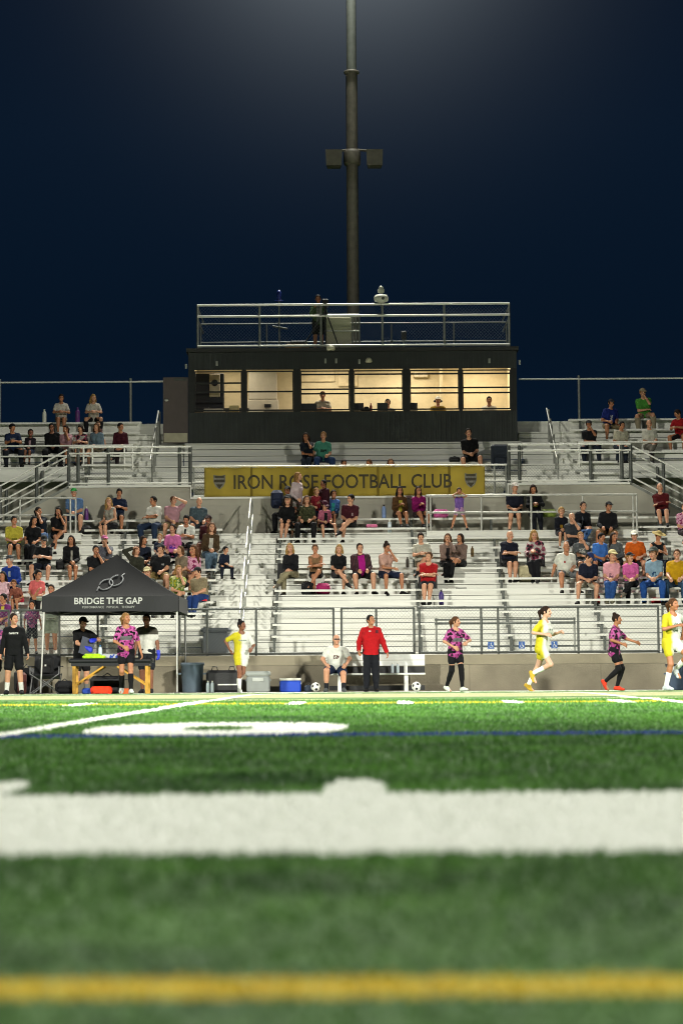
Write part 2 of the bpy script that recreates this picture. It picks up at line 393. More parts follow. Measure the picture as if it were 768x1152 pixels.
def bottom_mesh(fig, kind, h):
    end, pad, p1 = {'shorts': (.8, .018, .032), 'short': (.5, .016, .026), 'trousers': (1.93, .016, .024), 'leggings': (1.93, .007, .007)}[kind]
    def fn(D):
        B = fig.B
        for sg in (-1, 1): D.cone(fig.pel+fig.rt*sg*B['hip']*.7, fig.pel+fig.up*.1+fig.rt*sg*.06, B['tr'], B['ws'], .04, .011)
        for i in (0, 1): fig.leg(D, i, 0, end, pad, p1)
        hem_cut(fig, D, .1, 'below')
    return fig_mesh(fig, fn, h, 'trousers' if end > 1 else 'shorts', .003, fig.an[0][0]*60)
def sock_mesh(fig, i, h, t0=1.35):
    return fig_mesh(fig, lambda D: fig.leg(D, i, t0, 1.98, .009), h, 'sock')
def shoe_mesh(fig, i, h):
    def fn(D):
        a = fig.an[i]; f = fig.fd[i]; dn = unit(A3(0, 0, -1)-f*(f@A3(0, 0, -1))); sd = np.cross(f, dn)
        heel = a-f*.035+dn*.04; toe = a+f*.155+dn*.05
        for o in (-.014, .014): D.cone(heel+sd*o*.8, a+f*.07+dn*.045+sd*o, .036, .036, .02); D.cone(a+f*.07+dn*.045+sd*o, toe+sd*o, .036, .026, .02)
        D.cone(a+dn*.005, a+f*.05+dn*.02, .043, .036, .02)
        X, Y, Z = D.full(); p = a+dn*.078; D.F = np.maximum(D.F, (X-p[0])*dn[0]+(Y-p[1])*dn[1]+(Z-p[2])*dn[2]).astype('f4')
    return fig_mesh(fig, fn, h, 'shoe')
def hair_mesh(fig, style, h):
    q = fig.B['hd']
    def fn(D):
        D.ell(fig.H(0, .016, .022), tuple(np.array((.085, .104, .111))*q), .01, fig.HR)
        if style in ('long', 'bob'):
            e = -.27 if style == 'long' else -.11
            for sg in (-1, 1):
                D.cone(fig.H(sg*.07, .02, .02), fig.H(sg*.083, .035, -.09), .03*q, .032*q, .03); D.cone(fig.H(sg*.083, .035, -.09), fig.H(sg*.092, .03+(.03 if style == 'long' else 0), e), .034*q, .026*q, .03)
            D.cone(fig.H(0, .07, 0), fig.H(0, .085, e), .06*q, .05*q, .04)
        X, Y, Z = (a-c for a, c in zip(D.full(), fig.head))
        lx, ly, lz = ((X*fig.HR[0, i]+Y*fig.HR[1, i]+Z*fig.HR[2, i])/q for i in range(3))
        fr = {'short': -.035, 'long': -.028, 'bob': -.028}.get(style, -.035)
        g = np.maximum(np.maximum(ly-fr-.35*np.maximum(lz-.0, 0)*-1, lz-.07), np.abs(lx)-.074)
        D.F = np.maximum(D.F, -g).astype('f4')
        if style not in ('long', 'bob'):
            D.F = np.maximum(D.F, np.maximum(-(lz+.03+.4*np.maximum(ly, 0)), -9)).astype('f4')
            if style == 'pony': D.cone(fig.H(0, .1, .05), fig.H(0, .15, -.0), .028*q, .034*q, .02); D.cone(fig.H(0, .15, 0), fig.H(.02, .13, -.2), .034*q, .016*q, .03)
            if style == 'bun': D.ell(fig.H(0, .06, .125), (.045, .045, .04), .012)
    return fig_mesh(fig, fn, h, 'hair', .002)
def cap_mesh(fig, style, h):
    q = fig.B['hd']
    def fn(D):
        D.ell(fig.H(0, .012, .04), tuple(np.array((.092, .11, .1))*q), .01, fig.HR)
        X, Y, Z = (a-c for a, c in zip(D.full(), fig.head)); lz = (X*fig.HR[0, 2]+Y*fig.HR[1, 2]+Z*fig.HR[2, 2])/q
        D.F = np.maximum(D.F, .048-lz).astype('f4')
        if style == 'cap': D.ell(fig.H(0, -.125, .055), tuple(np.array((.072, .085, .013))*q), .012, fig.HR@rot(0, .12))
        if style == 'hat': D.ell(fig.H(0, 0, .055), tuple(np.array((.2, .21, .016))*q), .02, fig.HR)
    return fig_mesh(fig, fn, h, 'sun_hat' if style == 'hat' else 'cap')
_C = {}
def cached(key, fn):
    if key not in _C: _C[key] = fn()
    return _C[key]
SKIN = {k: mat('skin', v, .55, gain=.7, var=.07, scale=14) for k, v in dict(pale='#dcae93', light='#cf9877', tan='#b57a56', brown='#86543a', dark='#5a3626').items()}
EYE = mat('eye', '#3a261d', .4, var=0); LIP = mat('lip', '#9a4f47', .5, var=0)
HAIRC = dict(black='#0f0d0d', dark='#241812', brown='#4a301d', blonde='#8a6c3e', grey='#8b8783', red='#5c2a1c', sand='#7d5c35')
def hairmat(c): return mat('hair', HAIRC[c], .75, var=.3, scale=40, spec=.12)
def cloth(c): return c if not isinstance(c, str) else mat('cloth', c, .85, gain=.6+.38*min(1, max(0, (sum(lin(c))/3-.2)/.25)), var=.14, scale=8, bump=.6, bscale=22, spec=.2)
def put(name, me, mats, parent=None):
    o = bpy.data.objects.new(name, me); COL.objects.link(o)
    if not me.materials:
        for k in mats: me.materials.append(k)
    for i, k in enumerate(mats): o.material_slots[i].link = 'OBJECT'; o.material_slots[i].material = k
    if parent: o.parent = parent
    return o
def person(label, loc, key, figf, yaw=0., s=1., flip=False, sk='light', hair='short', hc='dark', top='tee', tc='#222222', bot='shorts', bc='#22252b',
           sh='#1c1c1e', cap=None, cc='#151515', socks=None, sock_t=1.35, h=.0125, group='spectators seated in the bleachers', **k):
    fig = cached(('fig', key), figf); g = lambda *k, fn: cached((key,)+k, fn)
    o = put('person', g('body', fn=lambda: body_mesh(fig, h)), [SKIN[sk], EYE, LIP])
    o.location = loc; o.rotation_euler = (k.get('rx', 0.), k.get('ry', 0.), yaw); o.scale = (-s if flip else s, s, s); tag(o, label, 'person', group)
    tm = g('top', top, fn=lambda: top_mesh(fig, top, h)); put(tm.name.split('.')[0], tm, [cloth(tc)], o)
    bm = g('bot', bot, fn=lambda: bottom_mesh(fig, bot, h)); put(bm.name.split('.')[0], bm, [cloth(bc)], o)
    for i in (0, 1):
        put('shoe', g('shoe', i, fn=lambda: shoe_mesh(fig, i, h)), [cloth(sh)], o)
        if socks: put('sock', g('sock', i, sock_t, fn=lambda: sock_mesh(fig, i, h, sock_t)), [cloth(socks)], o)
    if hair != 'bald': put('hair', g('hair', hair, fn=lambda: hair_mesh(fig, hair, h)), [hairmat(hc)], o)
    if cap: 
        cm = g('cap', cap, fn=lambda: cap_mesh(fig, cap, h)); put(cm.name.split('.')[0], cm, [cloth(cc)], o)
    return o
def seated(b='M', lean=.1, legs='std', arms='lap', hy=0., hp=0.):
    """sitting figure; the origin is the middle of the bench's front edge, at bench height"""
    w = .04 if b in ('F', 'C') else .0
    L = {'std': ([(-.13+w, -.27, -.355), (.13-w, -.25, -.355)], None, None), 'wide': ([(-.22, -.24, -.355), (.21, -.3, -.355)], [(-.35, -1, .3), (.35, -1, .3)], [(-.35, -1, -.05), (.35, -1, -.05)]),
         'close': ([(-.06, -.26, -.355), (.06, -.27, -.355)], None, [(0, -1, -.05)]*2), 'cross': ([(-.09, -.25, -.355), (-.17, -.45, -.13)], [(0, -1, .3), (.25, -1, .75)], [(-.1, -1, -.05), (-.5, -.8, -.35)]),
         'out': ([(-.06, -.36, -.35), (.05, -.4, -.33)], None, [(-.25, -.9, .25), (.2, -.9, .3)]), 'up': ([(-.08, -.5, -.24), (.08, -.52, -.24)], [(-.1, -1, .8), (.1, -1, .8)], [(0, -1, -.1)]*2)}[legs]
    pel = A3(0, .12, .11); nk = pel+A3(0, -math.sin(lean), math.cos(lean))*.52; ny, nz = nk[1], nk[2]
    kz = .3 if legs == 'up' else .14; z = lambda q: max(q, kz+.06)
    W = {'lap': ([(-.05, -.17, z(.2)), (.06, -.19, z(.2))], None), 'thighs': ([(-.14, -.2, z(.2)), (.13, -.2, z(.2))], None),
         'knees': ([(-.05, -.4, z(.26)), (.05, -.38, z(.28))], [(-.8, .2, -.6), (.8, .2, -.6)]), 'crossed': ([(.11, ny-.2, .36), (-.1, ny-.23, .33)], [(-.7, -.3, -.7), (.7, -.3, -.7)]),
         'chin': ([(.07, -.16, z(.24)), (.05, ny-.15, nz+.02)], [(-.6, .3, -.7), (.3, -.5, -.8)]), 'phone': ([(-.05, ny-.33, nz-.28), (.06, ny-.31, nz-.27)], [(-.7, .2, -.8), (.7, .2, -.8)]),
         'brow': ([(-.05, -.17, .2), (.09, ny-.13, nz+.2)], [(-.6, .5, -.6), (1, -.1, .1)]), 'prop': ([(-.32, .2, .06), (.1, -.2, z(.2))], None), 'down': ([(-.16, -.34, .1), (.16, -.34, .1)], None),
         'face': ([(-.05, ny-.16, nz+.05), (.06, ny-.16, nz+.05)], [(-.7, -.2, -.6), (.7, -.2, -.6)])}[arms]
    an, kh, fd = L; wr, eh = W
    return Fig(b, tuple(pel), lean, 0, 0, an, [A3(*v) for v in kh] if kh else None, wr, [A3(*v) for v in eh] if eh else None, hy, hp+lean*.35, 0, fd)
def standing(b='M', lean=.03, an=((-.1, 0, .08), (.1, -.02, .08)), wr=((-.27, -.04, .83), (.27, -.04, .83)), pz=.92, **k):
    return Fig(b, (0, 0, pz), lean, an=list(an), wr=list(wr), **k)
# ------------------------------------------------------------------ sky
W = bpy.data.worlds.new('World'); SC.world = W; W.use_nodes = True
nt = W.node_tree; N = nt.nodes; L = nt.links; bg = N['Background']
def wmath(op, a, b=None, c=None):
    q = N.new('ShaderNodeMath'); q.operation = op
    for i, v in enumerate((a, b, c)):
        if v is None: continue
        if hasattr(v, 'links'): L.new(v, q.inputs[i])
        else: q.inputs[i].default_value = v
    return q.outputs[0]
tc = N.new('ShaderNodeTexCoord'); nrm = N.new('ShaderNodeVectorMath'); nrm.operation = 'NORMALIZE'; L.new(tc.outputs['Generated'], nrm.inputs[0])
sep = N.new('ShaderNodeSeparateXYZ'); L.new(nrm.outputs[0], sep.inputs[0])
el = wmath('ARCSINE', sep.outputs[2])
r1 = N.new('ShaderNodeValToRGB'); L.new(wmath('MULTIPLY', el, 1.6), r1.inputs['Fac'])
E = r1.color_ramp.elements; E[0].position = 0.0; E[0].color = (*lin('#0b2038'), 1); E[1].position = 0.6; E[1].color = (*lin('#0d1729'), 1)
e2 = E.new(0.22); e2.color = (*lin('#09192b'), 1); e3 = E.new(0.36); e3.color = (*lin('#0d1d30'), 1)
# air glow of the floodlight head at the top of the pole behind the stand
LAMP = Vector((0.42, 78, 27.2)); gd = (LAMP-CAMP).normalized()
dp = N.new('ShaderNodeVectorMath'); dp.operation = 'DOT_PRODUCT'; L.new(nrm.outputs[0], dp.inputs[0]); dp.inputs[1].default_value = gd
ang = wmath('ARCCOSINE', dp.outputs['Value'])
gl = wmath('EXPONENT', wmath('MULTIPLY', wmath('POWER', wmath('DIVIDE', ang, 0.052), 1.5), -1.0))
mx = N.new('ShaderNodeMix'); mx.data_type = 'RGBA'; mx.blend_type = 'ADD'; mx.inputs['Factor'].default_value = 1
gc = N.new('ShaderNodeMix'); gc.data_type = 'RGBA'; L.new(gl, gc.inputs['Factor']); gc.inputs['A'].default_value = (0, 0, 0, 1); gc.inputs['B'].default_value = (*lin('#959da0'), 1)
L.new(r1.outputs['Color'], mx.inputs['A']); L.new(gc.outputs['Result'], mx.inputs['B'])
L.new(mx.outputs['Result'], bg.inputs['Color']); bg.inputs['Strength'].default_value = .72
# ------------------------------------------------------------------ floodlights (on masts outside the picture, and on the mast behind the stand)
def spot(name, loc, aim, watts, size, blend, col=(1, .985, .87), rad=1.5):
    l = bpy.data.lights.new(name, 'SPOT'); l.energy = watts; l.spot_size = R(size); l.spot_blend = blend; l.color = col; l.shadow_soft_size = rad
    o = bpy.data.objects.new(name, l); COL.objects.link(o); o.location = loc
    o.rotation_euler = (Vector(aim)-Vector(loc)).to_track_quat('-Z', 'Y').to_euler(); return o
for sx in (-1, 1):
    spot('floodlight', (sx*34, -8, 23), (0, 33.4, 0), 292000, 43, .95)
    spot('floodlight', (sx*34, -8, 23), (0, 9, 0), 46000, 56, .7)
    spot('spill_light', (sx*34, -8, 23), (0, 66, 12), 13000, 120, .5)  # added wide fill standing in for stray floodlight on mast, roof and upper rows
    spot('floodlight', (sx*42, 76, 27), (sx*4, 28, 0), 60000, 70, .5)
spot('floodlight', (0.42, 77.2, 27.2), (0, 30, 0), 70000, 80, .4)
spot('floodlight', (0.42, 77.0, 27.0), (0, 60.5, 1), 26000, 62, .5)
# ------------------------------------------------------------------ artificial turf: one paint scheme shared by the ground and the fibres standing on it
SKEW = 0.0204
def paint_group():
    g = bpy.data.node_groups.new('turf_paint', 'ShaderNodeTree')
    g.interface.new_socket('Vector', in_out='INPUT', socket_type='NodeSocketVector'); g.interface.new_socket('Color', in_out='OUTPUT', socket_type='NodeSocketColor')
    N = g.nodes; L = g.links; gi = N.new('NodeGroupInput'); go = N.new('NodeGroupOutput')
    def mt(op, a, b=None, c=None):
        q = N.new('ShaderNodeMath'); q.operation = op
        for i, v in enumerate((a, b, c)):
            if v is None: continue
            if hasattr(v, 'links'): L.new(v, q.inputs[i])
            else: q.inputs[i].default_value = v
        return q.outputs[0]
    nz = N.new('ShaderNodeTexNoise'); nz.inputs['Scale'].default_value = 55; nz.inputs['Detail'].default_value = 2; L.new(gi.outputs[0], nz.inputs['Vector'])
    sub = N.new('ShaderNodeVectorMath'); sub.operation = 'MULTIPLY_ADD'; L.new(nz.outputs['Color'], sub.inputs[0]); sub.inputs[1].default_value = (.02, .02, 0); L.new(gi.outputs[0], sub.inputs[2])
    s = N.new('ShaderNodeSeparateXYZ'); L.new(sub.outputs[0], s.inputs[0])
    X = mt('SUBTRACT', s.outputs[0], .01); Y = mt('SUBTRACT', s.outputs[1], .01)
    u = mt('SUBTRACT', X, mt('MULTIPLY', mt('SUBTRACT', Y, 6.0), SKEW)); v = Y
    def band(a, lo, hi): return mt('MULTIPLY', mt('GREATER_THAN', a, lo), mt('LESS_THAN', a, hi))
    def per(a, off, period, half): return mt('LESS_THAN', mt('ABSOLUTE', mt('WRAP', mt('SUBTRACT', a, off), period/2, -period/2)), half)
    U0 = -1.70
    white = band(v, 3.83, 5.72)
    white = mt('MAXIMUM', white, mt('LESS_THAN', mt('ADD', mt('POWER', mt('DIVIDE', mt('WRAP', mt('SUBTRACT', u, .03), .455, -.455), .078), 2), mt('POWER', mt('ABSOLUTE', mt('DIVIDE', mt('SUBTRACT', v, 5.95), .52)), 2.5)), 1.0))
    white = mt('MAXIMUM', white, mt('MULTIPLY', per(u, U0, 4.318, .055), band(v, 6.9, 53.6)))
    white = mt('MAXIMUM', white, band(v, 53.6, 55.6))
    white = mt('MAXIMUM', white, mt('MULTIPLY', per(u, U0+.43, .8636, .05), band(v, 37.5, 39.5)))
    ex = mt('ADD', u, .76); ey = mt('SUBTRACT', v, 12.35)
    el = lambda a, b: mt('LESS_THAN', mt('ADD', mt('POWER', mt('ABSOLUTE', mt('DIVIDE', ex, a)), 2.6), mt('POWER', mt('ABSOLUTE', mt('DIVIDE', ey, b)), 2.6)), 1.0)
    white = mt('MAXIMUM', white, mt('SUBTRACT', el(.655, 1.25), el(.17, .5)))
    yel = mt('MAXIMUM', band(v, 2.125, 2.24), mt('MULTIPLY', band(v, 21.3, 21.9), .5))
    yel = mt('MAXIMUM', yel, mt('MULTIPLY', band(v, 45.5, 46.4), .6))
    wt = mt('MULTIPLY', per(u, U0, .8636*1.12, .07), band(v, 21.0, 22.5)); white = mt('MAXIMUM', white, wt)
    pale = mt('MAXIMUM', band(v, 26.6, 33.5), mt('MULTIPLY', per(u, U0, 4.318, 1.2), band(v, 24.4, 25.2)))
    blue = band(v, 10.75, 11.25)
    n1 = N.new('ShaderNodeTexNoise'); n1.inputs['Scale'].default_value = 1.3; n1.inputs['Detail'].default_value = 6; n1.inputs['Roughness'].default_value = .7; L.new(gi.outputs[0], n1.inputs['Vector'])
    n2 = N.new('ShaderNodeTexNoise'); n2.inputs['Scale'].default_value = 38; n2.inputs['Detail'].default_value = 4; L.new(gi.outputs[0], n2.inputs['Vector'])
    r = N.new('ShaderNodeValToRGB'); L.new(mt('ADD', mt('MULTIPLY', n1.outputs['Fac'], .62), mt('MULTIPLY', n2.outputs['Fac'], .38)), r.inputs['Fac'])
    e = r.color_ramp.elements; e[0].position = .39; e[0].color = (*lin('#1e4319'), 1); e[1].position = .61; e[1].color = (*lin('#568830'), 1)
    col = r.outputs['Color']
    wear = mt('ADD', .9, mt('MULTIPLY', n2.outputs['Fac'], .3))
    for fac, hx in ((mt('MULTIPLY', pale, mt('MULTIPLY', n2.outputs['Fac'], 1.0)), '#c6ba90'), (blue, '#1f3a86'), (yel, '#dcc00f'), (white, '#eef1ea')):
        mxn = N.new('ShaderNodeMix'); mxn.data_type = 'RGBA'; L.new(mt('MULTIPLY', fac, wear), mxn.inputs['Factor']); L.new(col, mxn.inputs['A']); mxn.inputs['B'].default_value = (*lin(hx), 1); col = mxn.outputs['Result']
    L.new(col, go.inputs[0]); return g
PG = paint_group()
def turf_mat(name, coord):
    m = bpy.data.materials.new(name); nt, N, L, b = nodes(m); g = N.new('ShaderNodeGroup'); g.node_tree = PG
    if coord == 'uv': t = N.new('ShaderNodeUVMap'); t.uv_map = 'base'; L.new(t.outputs[0], g.inputs[0])
    else: t = N.new('ShaderNodeNewGeometry'); L.new(t.outputs['Position'], g.inputs[0])
    b.inputs['Roughness'].default_value = .5; b.inputs['Specular IOR Level'].default_value = .35
    L.new(g.outputs[0], b.inputs['Base Color'])
    if coord != 'uv':
        n2 = N.new('ShaderNodeTexNoise'); n2.inputs['Scale'].default_value = 45; n2.inputs['Detail'].default_value = 5; L.new(t.outputs['Position'], n2.inputs['Vector'])
        bp = N.new('ShaderNodeBump'); bp.inputs['Strength'].default_value = .8; bp.inputs['Distance'].default_value = .04; L.new(n2.outputs['Fac'], bp.inputs['Height']); L.new(bp.outputs['Normal'], b.inputs['Normal'])
        b.inputs['Roughness'].default_value = .8
    return m
xs = [-400, -120, -40, -14, 14, 40, 120, 400]; ys = sorted(set([-400, -100, -20]+[i*.6 for i in range(0, 94)]+[57, 70, 110, 400, 1500]))
V = [(x, y, groundz(y)) for y in ys for x in xs]; nx = len(xs)
Fq = [(j*nx+i, j*nx+i+1, (j+1)*nx+i+1, (j+1)*nx+i) for j in range(len(ys)-1) for i in range(nx-1)]
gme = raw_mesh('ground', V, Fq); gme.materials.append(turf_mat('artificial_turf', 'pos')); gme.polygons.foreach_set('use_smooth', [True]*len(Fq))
go_ = bpy.data.objects.new('turf_field', gme); COL.objects.link(go_); struct(go_)
# apron of concrete along the foot of the stand wall
struct(MB().box(-60, 60, 56.0, 57.28, -.1, .004).build('concrete_apron', mat('concrete', '#8a8578', .9, bump=.3)))
def fibres():
    zones = [(1.6, 2.6, 9000, .8), (2.6, 4, 9000, .8), (4, 7, 6500, .8), (7, 11, 3800, .7), (11, 17, 2200, .7), (17, 24, 900, .7)]
    P0 = []
    for y0, y1, den, mg in zones:
        wmax = .1412*y1+mg; n = int(den*2*wmax*(y1-y0)); y = RNG.uniform(y0, y1, n); x = RNG.uniform(-wmax, wmax, n)
        k = np.abs(x) < .1412*y+mg; P0.append(np.stack([x[k], y[k]], 1))
    P0 = np.concatenate(P0); n = len(P0); gz = np.array([groundz(v) for v in P0[:, 1]])
    a = RNG.uniform(0, 2*math.pi, n); w = RNG.uniform(.0011, .0019, n)*(1+P0[:, 1]/9); hgt = RNG.uniform(.008, .02, n)*np.clip(P0[:, 1]/5, .5, 1); ln = RNG.uniform(.2, 1.1, n)*hgt; b = RNG.uniform(0, 2*math.pi, n)
    ca, sa, cb, sb = np.cos(a)*w, np.sin(a)*w, np.cos(b)*ln, np.sin(b)*ln
    V = np.zeros((n, 5, 3)); base = np.stack([P0[:, 0], P0[:, 1], gz-.002], 1); V[:] = base[:, None]
    V[:, 0, 0] -= ca; V[:, 0, 1] -= sa; V[:, 1, 0] += ca; V[:, 1, 1] += sa
    for q, t, sg in ((2, .6, .9), (3, .6, -.9)): V[:, q, 0] += ca*sg+cb*.3; V[:, q, 1] += sa*sg+sb*.3; V[:, q, 2] += hgt*t
    V[:, 4, 0] += cb; V[:, 4, 1] += sb; V[:, 4, 2] += hgt
    i = np.arange(n)[:, None]*5; lp = np.concatenate([i+np.array([[0, 1, 2, 3]]), i+np.array([[3, 2, 4]])], 1)
    me = bpy.data.meshes.new('turf_grass'); me.vertices.add(n*5); me.vertices.foreach_set('co', V.astype('f4').ravel())
    me.loops.add(n*7); me.loops.foreach_set('vertex_index', lp.astype('i4').ravel()); me.polygons.add(n*2)
    st = (np.arange(n)[:, None]*7+np.array([[0, 4]])).ravel(); me.polygons.foreach_set('loop_start', st.astype('i4'))
    me.update(calc_edges=True); uv = me.uv_layers.new(name='base'); uv.data.foreach_set('uv', np.repeat(P0, 7, 0).astype('f4').ravel())
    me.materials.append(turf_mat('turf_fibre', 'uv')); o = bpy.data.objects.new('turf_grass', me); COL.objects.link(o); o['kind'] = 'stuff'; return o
fibres()
# ------------------------------------------------------------------ stand: measured rows
def LY(j): return 59.0+.68*j
def LZ(j): return 2.28+.305*(j-3)
def UY(i): return 69.0+.68*i
def UZ(i): return 6.55+.38*(i-1)
ALU = mat('aluminium', '#d6d6ce', .42, .2, var=.04, scale=1.5); ALU2 = mat('anodised_plank', '#d2d2ca', .5, .12, var=.09, scale=1.4)
_n = ALU2.node_tree; _mp = _n.nodes.new('ShaderNodeMapping'); _mp.inputs['Scale'].default_value = (.35, 1, 5)   # streaky weathering along the planks
for _l in list(_n.links):
    if _l.to_node.type == 'TEX_NOISE' and _l.to_socket.name == 'Vector': _fs, _ts = _l.from_socket, _l.to_socket; _n.links.new(_fs, _mp.inputs['Vector']); _n.links.new(_mp.outputs['Vector'], _ts)
GALV = mat('galvanised_steel', '#83857f', .5, .5, var=.15); DGALV = mat('dark_steel', '#4a4d4a', .55, .4, var=.15)
PANEL = mat('riser_panel', '#9c998c', .7, .1, var=.14, scale=.8); SHADE = mat('dark_steel_frame', '#3b3832', .8, .1)
stand = thing('grandstand', 'tall aluminium bleacher stand full of bench rows', 'bleachers', (0, 57.3, 0))
def sp(mb, name, m, parent=None):
    """a stand part given in world coordinates"""
    o = mb.build(name, m, parent or stand)
    if parent is None: o.location = (0, -57.3, 0)
    return o
def deck(y, y2, z0, z1, x0, x1, half=True):
    """one tread with its riser below: planks with open joints and a nosing"""
    mb = MB(); hgt = z1-z0; mb.box(x0, x1, y, y+.02, z0+.014, z0+hgt*.475); mb.box(x0, x1, y+.004, y+.024, z0+hgt*.525, z1-.048)
    mb.box(x0, x1, y-.022, y2+.02, z1-.034, z1); return sp(mb, 'step_deck', ALU2)
def seat(x0, x1, y, z, bx=()):
    mb = MB(); prof = [(y, z-.012), (y+.006, z), (y+.25, z), (y+.25, z-.045), (y+.235, z-.045), (y+.235, z-.014), (y+.014, z-.014), (y+.014, z-.056), (y, z-.056)]
    mb.profile(prof, x0, x1); s = sp(mb, 'seat_plank', ALU)
    for b in bx:
        if x0 < b < x1:
            k = MB().box(b-.03, b+.03, y+.05, y+.21, z-.425, z-.05); sp(k, 'bracket', DGALV, s)
    return s
BX = (-8.3, -5.9, -3.4, -1.66, 1.92, 4.12, 6.4, 8.75)
for j in range(12):
    z1 = LZ(j)-.43; z0 = z1-.305; y = LY(j)-.42
    deck(y, y+.68, z0, z1, -15, 15)
    segs = [(-15, -3.25), (-1.72, 15)]
    if j == 10: segs = [(-7.0, -3.25), (-1.72, 2.28), (8.05, 15)]
    if j == 11: segs = [(-15, -3.6), (-1.5, 2.15), (2.3, 4.75), (5.2, 5.55), (6.0, 15)]
    for a, b in segs: seat(a, b, LY(j), LZ(j), BX)
    if j < 11:   # half step in the aisle
        mb = MB(); mb.box(-3.2, -1.78, y+.36, y+.68, z1+.002, z1+.115); mb.box(-3.2, -1.78, y+.34, y+.682, z1+.117, z1+.152); sp(mb, 'aisle_step', ALU2)
# accessible platforms built out over one row
for x0, x1 in ((-15, -7.05), (2.3, 8.03)):
    zt = LZ(11)-.43; mb = MB(); mb.box(x0, x1, 65.42, 66.04, zt-.03, zt+.004); mb.box(x0, x1, 65.44, 65.47, zt-.2, zt-.032); mb.box(x0, x1, 65.45, 65.48, zt-.40, zt-.206); sp(mb, 'platform_deck', ALU2)
# front walkway behind the wall
zt = LZ(0)-.43; sp(MB().box(-15, 15, 57.45, 58.56, zt-.31, zt-.303), 'walkway_deck', ALU2)
# screen wall behind the lower rows, stepped at the middle walkway
zL, zC, zf = PZ(547, 67.2, 384), PZ(560.5, 67.2, 384), LZ(11)-.43
poly = [(-9.9, zf-.2), (9.9, zf-.2), (9.9, zf+.35), (8.03, zL), (4.62, zL), (4.62, zC), (-4.17, zC), (-4.17, zL), (-7.58, zL), (-9.9, zf+.1)]
mb = MB(); mb.prism(poly, 67.2, 67.24)
for q in range(4): mb.box(-7.5, 8.0, 67.19, 67.199, zf+.1+q*.25, zf+.108+q*.25)
sp(mb, 'screen_wall', PANEL)
mb = MB(); mb.box(-7.58, -4.17, 67.15, 67.26, zL+.002, zL+.05); mb.box(4.62, 8.03, 67.15, 67.26, zL+.002, zL+.05); mb.box(-4.17, 4.62, 67.15, 67.26, zC+.002, zC+.05)
mb.box(-4.2, -4.172, 67.15, 67.26, zC, zL); mb.box(4.622, 4.65, 67.15, 67.26, zC, zL); sp(mb, 'edge_trim', ALU)
# middle walkways
f0 = UZ(0)-.43; fm = UZ(-1)-.43
mb = MB(); mb.box(-7.56, -4.2, 67.28, 69.3, f0-.06, f0-.004); mb.box(4.65, 8.02, 67.28, 69.3, f0-.06, f0-.004); mb.box(-4.16, 4.61, 67.28, 67.95, fm-.06, fm-.004); sp(mb, 'walkway_deck', ALU2)
# stairs running down and outwards from the side landings
for sg, x0 in ((-1, -7.6), (1, 8.05)):
    mb = MB(); n = 9; x = x0; z = f0
    for k in range(n):
        x2 = x+sg*.3; z -= .16; mb.box(min(x, x2)-.01, max(x, x2)+.01, 67.3, 68.5, z-.04, z)
        x = x2
    for yy in (67.27, 68.53):
        dz = -.16*n; mb.add([(x0, yy, f0-.24), (x0, yy, f0-.0), (x, yy, f0+dz), (x, yy, f0+dz-.24), (x0, yy+.03, f0-.24), (x0, yy+.03, f0), (x, yy+.03, f0+dz), (x, yy+.03, f0+dz-.24)], [(0, 3, 2, 1), (4, 5, 6, 7), (0, 1, 5, 4), (1, 2, 6, 5), (2, 3, 7, 6), (3, 0, 4, 7)])
    sp(mb, 'staircase', GALV)
# dark steelwork under the outer upper rows
for a, b in ((-15, -7.6), (8.07, 15)): sp(MB().box(a, b, 70.6, 70.65, 3.8, UZ(2)-.75), 'under_panel', PANEL)
for i in range(-1, 6):
    z1 = UZ(i)-.43; z0 = z1-.38; y = UY(i)-.42
    rng = {-1: [(-4.16, 4.61)], 0: [(-7.56, 8.02)], 1: [(-7.56, 8.02)], 2: [(-15, 15)]}.get(i, [(-15, -4.62), (5.32, 15)])
    if i == 3: rng = rng+[(-4.6, 5.3)]
    if i == 0: rng = [(-4.16, 4.61)]
    for a, b in rng: deck(y, y+.68, z0, z1, a, b)
    ss = {-1: [(-4.1, 4.55)], 0: [(-7.5, -6.0), (-4.1, 4.55), (6.85, 7.98)], 1: [(-7.5, -6.0), (-4.1, 4.55), (6.85, 7.98)], 2: [(-15, -6.0), (6.85, 15)]}.get(i, [(-15, -6.0), (6.85, 15)])
    for a, b in ss: seat(a, b, UY(i), UZ(i), (-8.6, -7.3, 7.2, 9.1) if i > 1 else (-7.3, 7.2))
    if 0 <= i < 4:
        for a, b in ((-5.9, -4.66), (5.36, 6.75)):
            mb = MB(); mb.box(a, b, y+.36, y+.68, z1+.002, z1+.15); mb.box(a, b, y+.34, y+.682, z1+.152, z1+.188); sp(mb, 'aisle_step', ALU2)
# parapet at the very back of the top row, front fascia of the outer upper rows
yb = UY(5)+.27; mb = MB()
for a, b in ((-15, -4.62), (5.32, 15)): sp(MB().box(a, b, yb, yb+.03, UZ(5)-.9, UZ(5)-.04), 'rear_parapet', ALU2)
deck(70.94, 71.6, UZ(3)-.43, PZ(498, 71.0)-.004, -4.6, 5.3)
mb = MB()
for a, b in ((-15, -7.6), (8.07, 15)):
    sp(MB().box(a, b, UY(2)-.47, UY(2)-.445, UZ(2)-.86, UZ(2)-.47), 'fascia', ALU2)
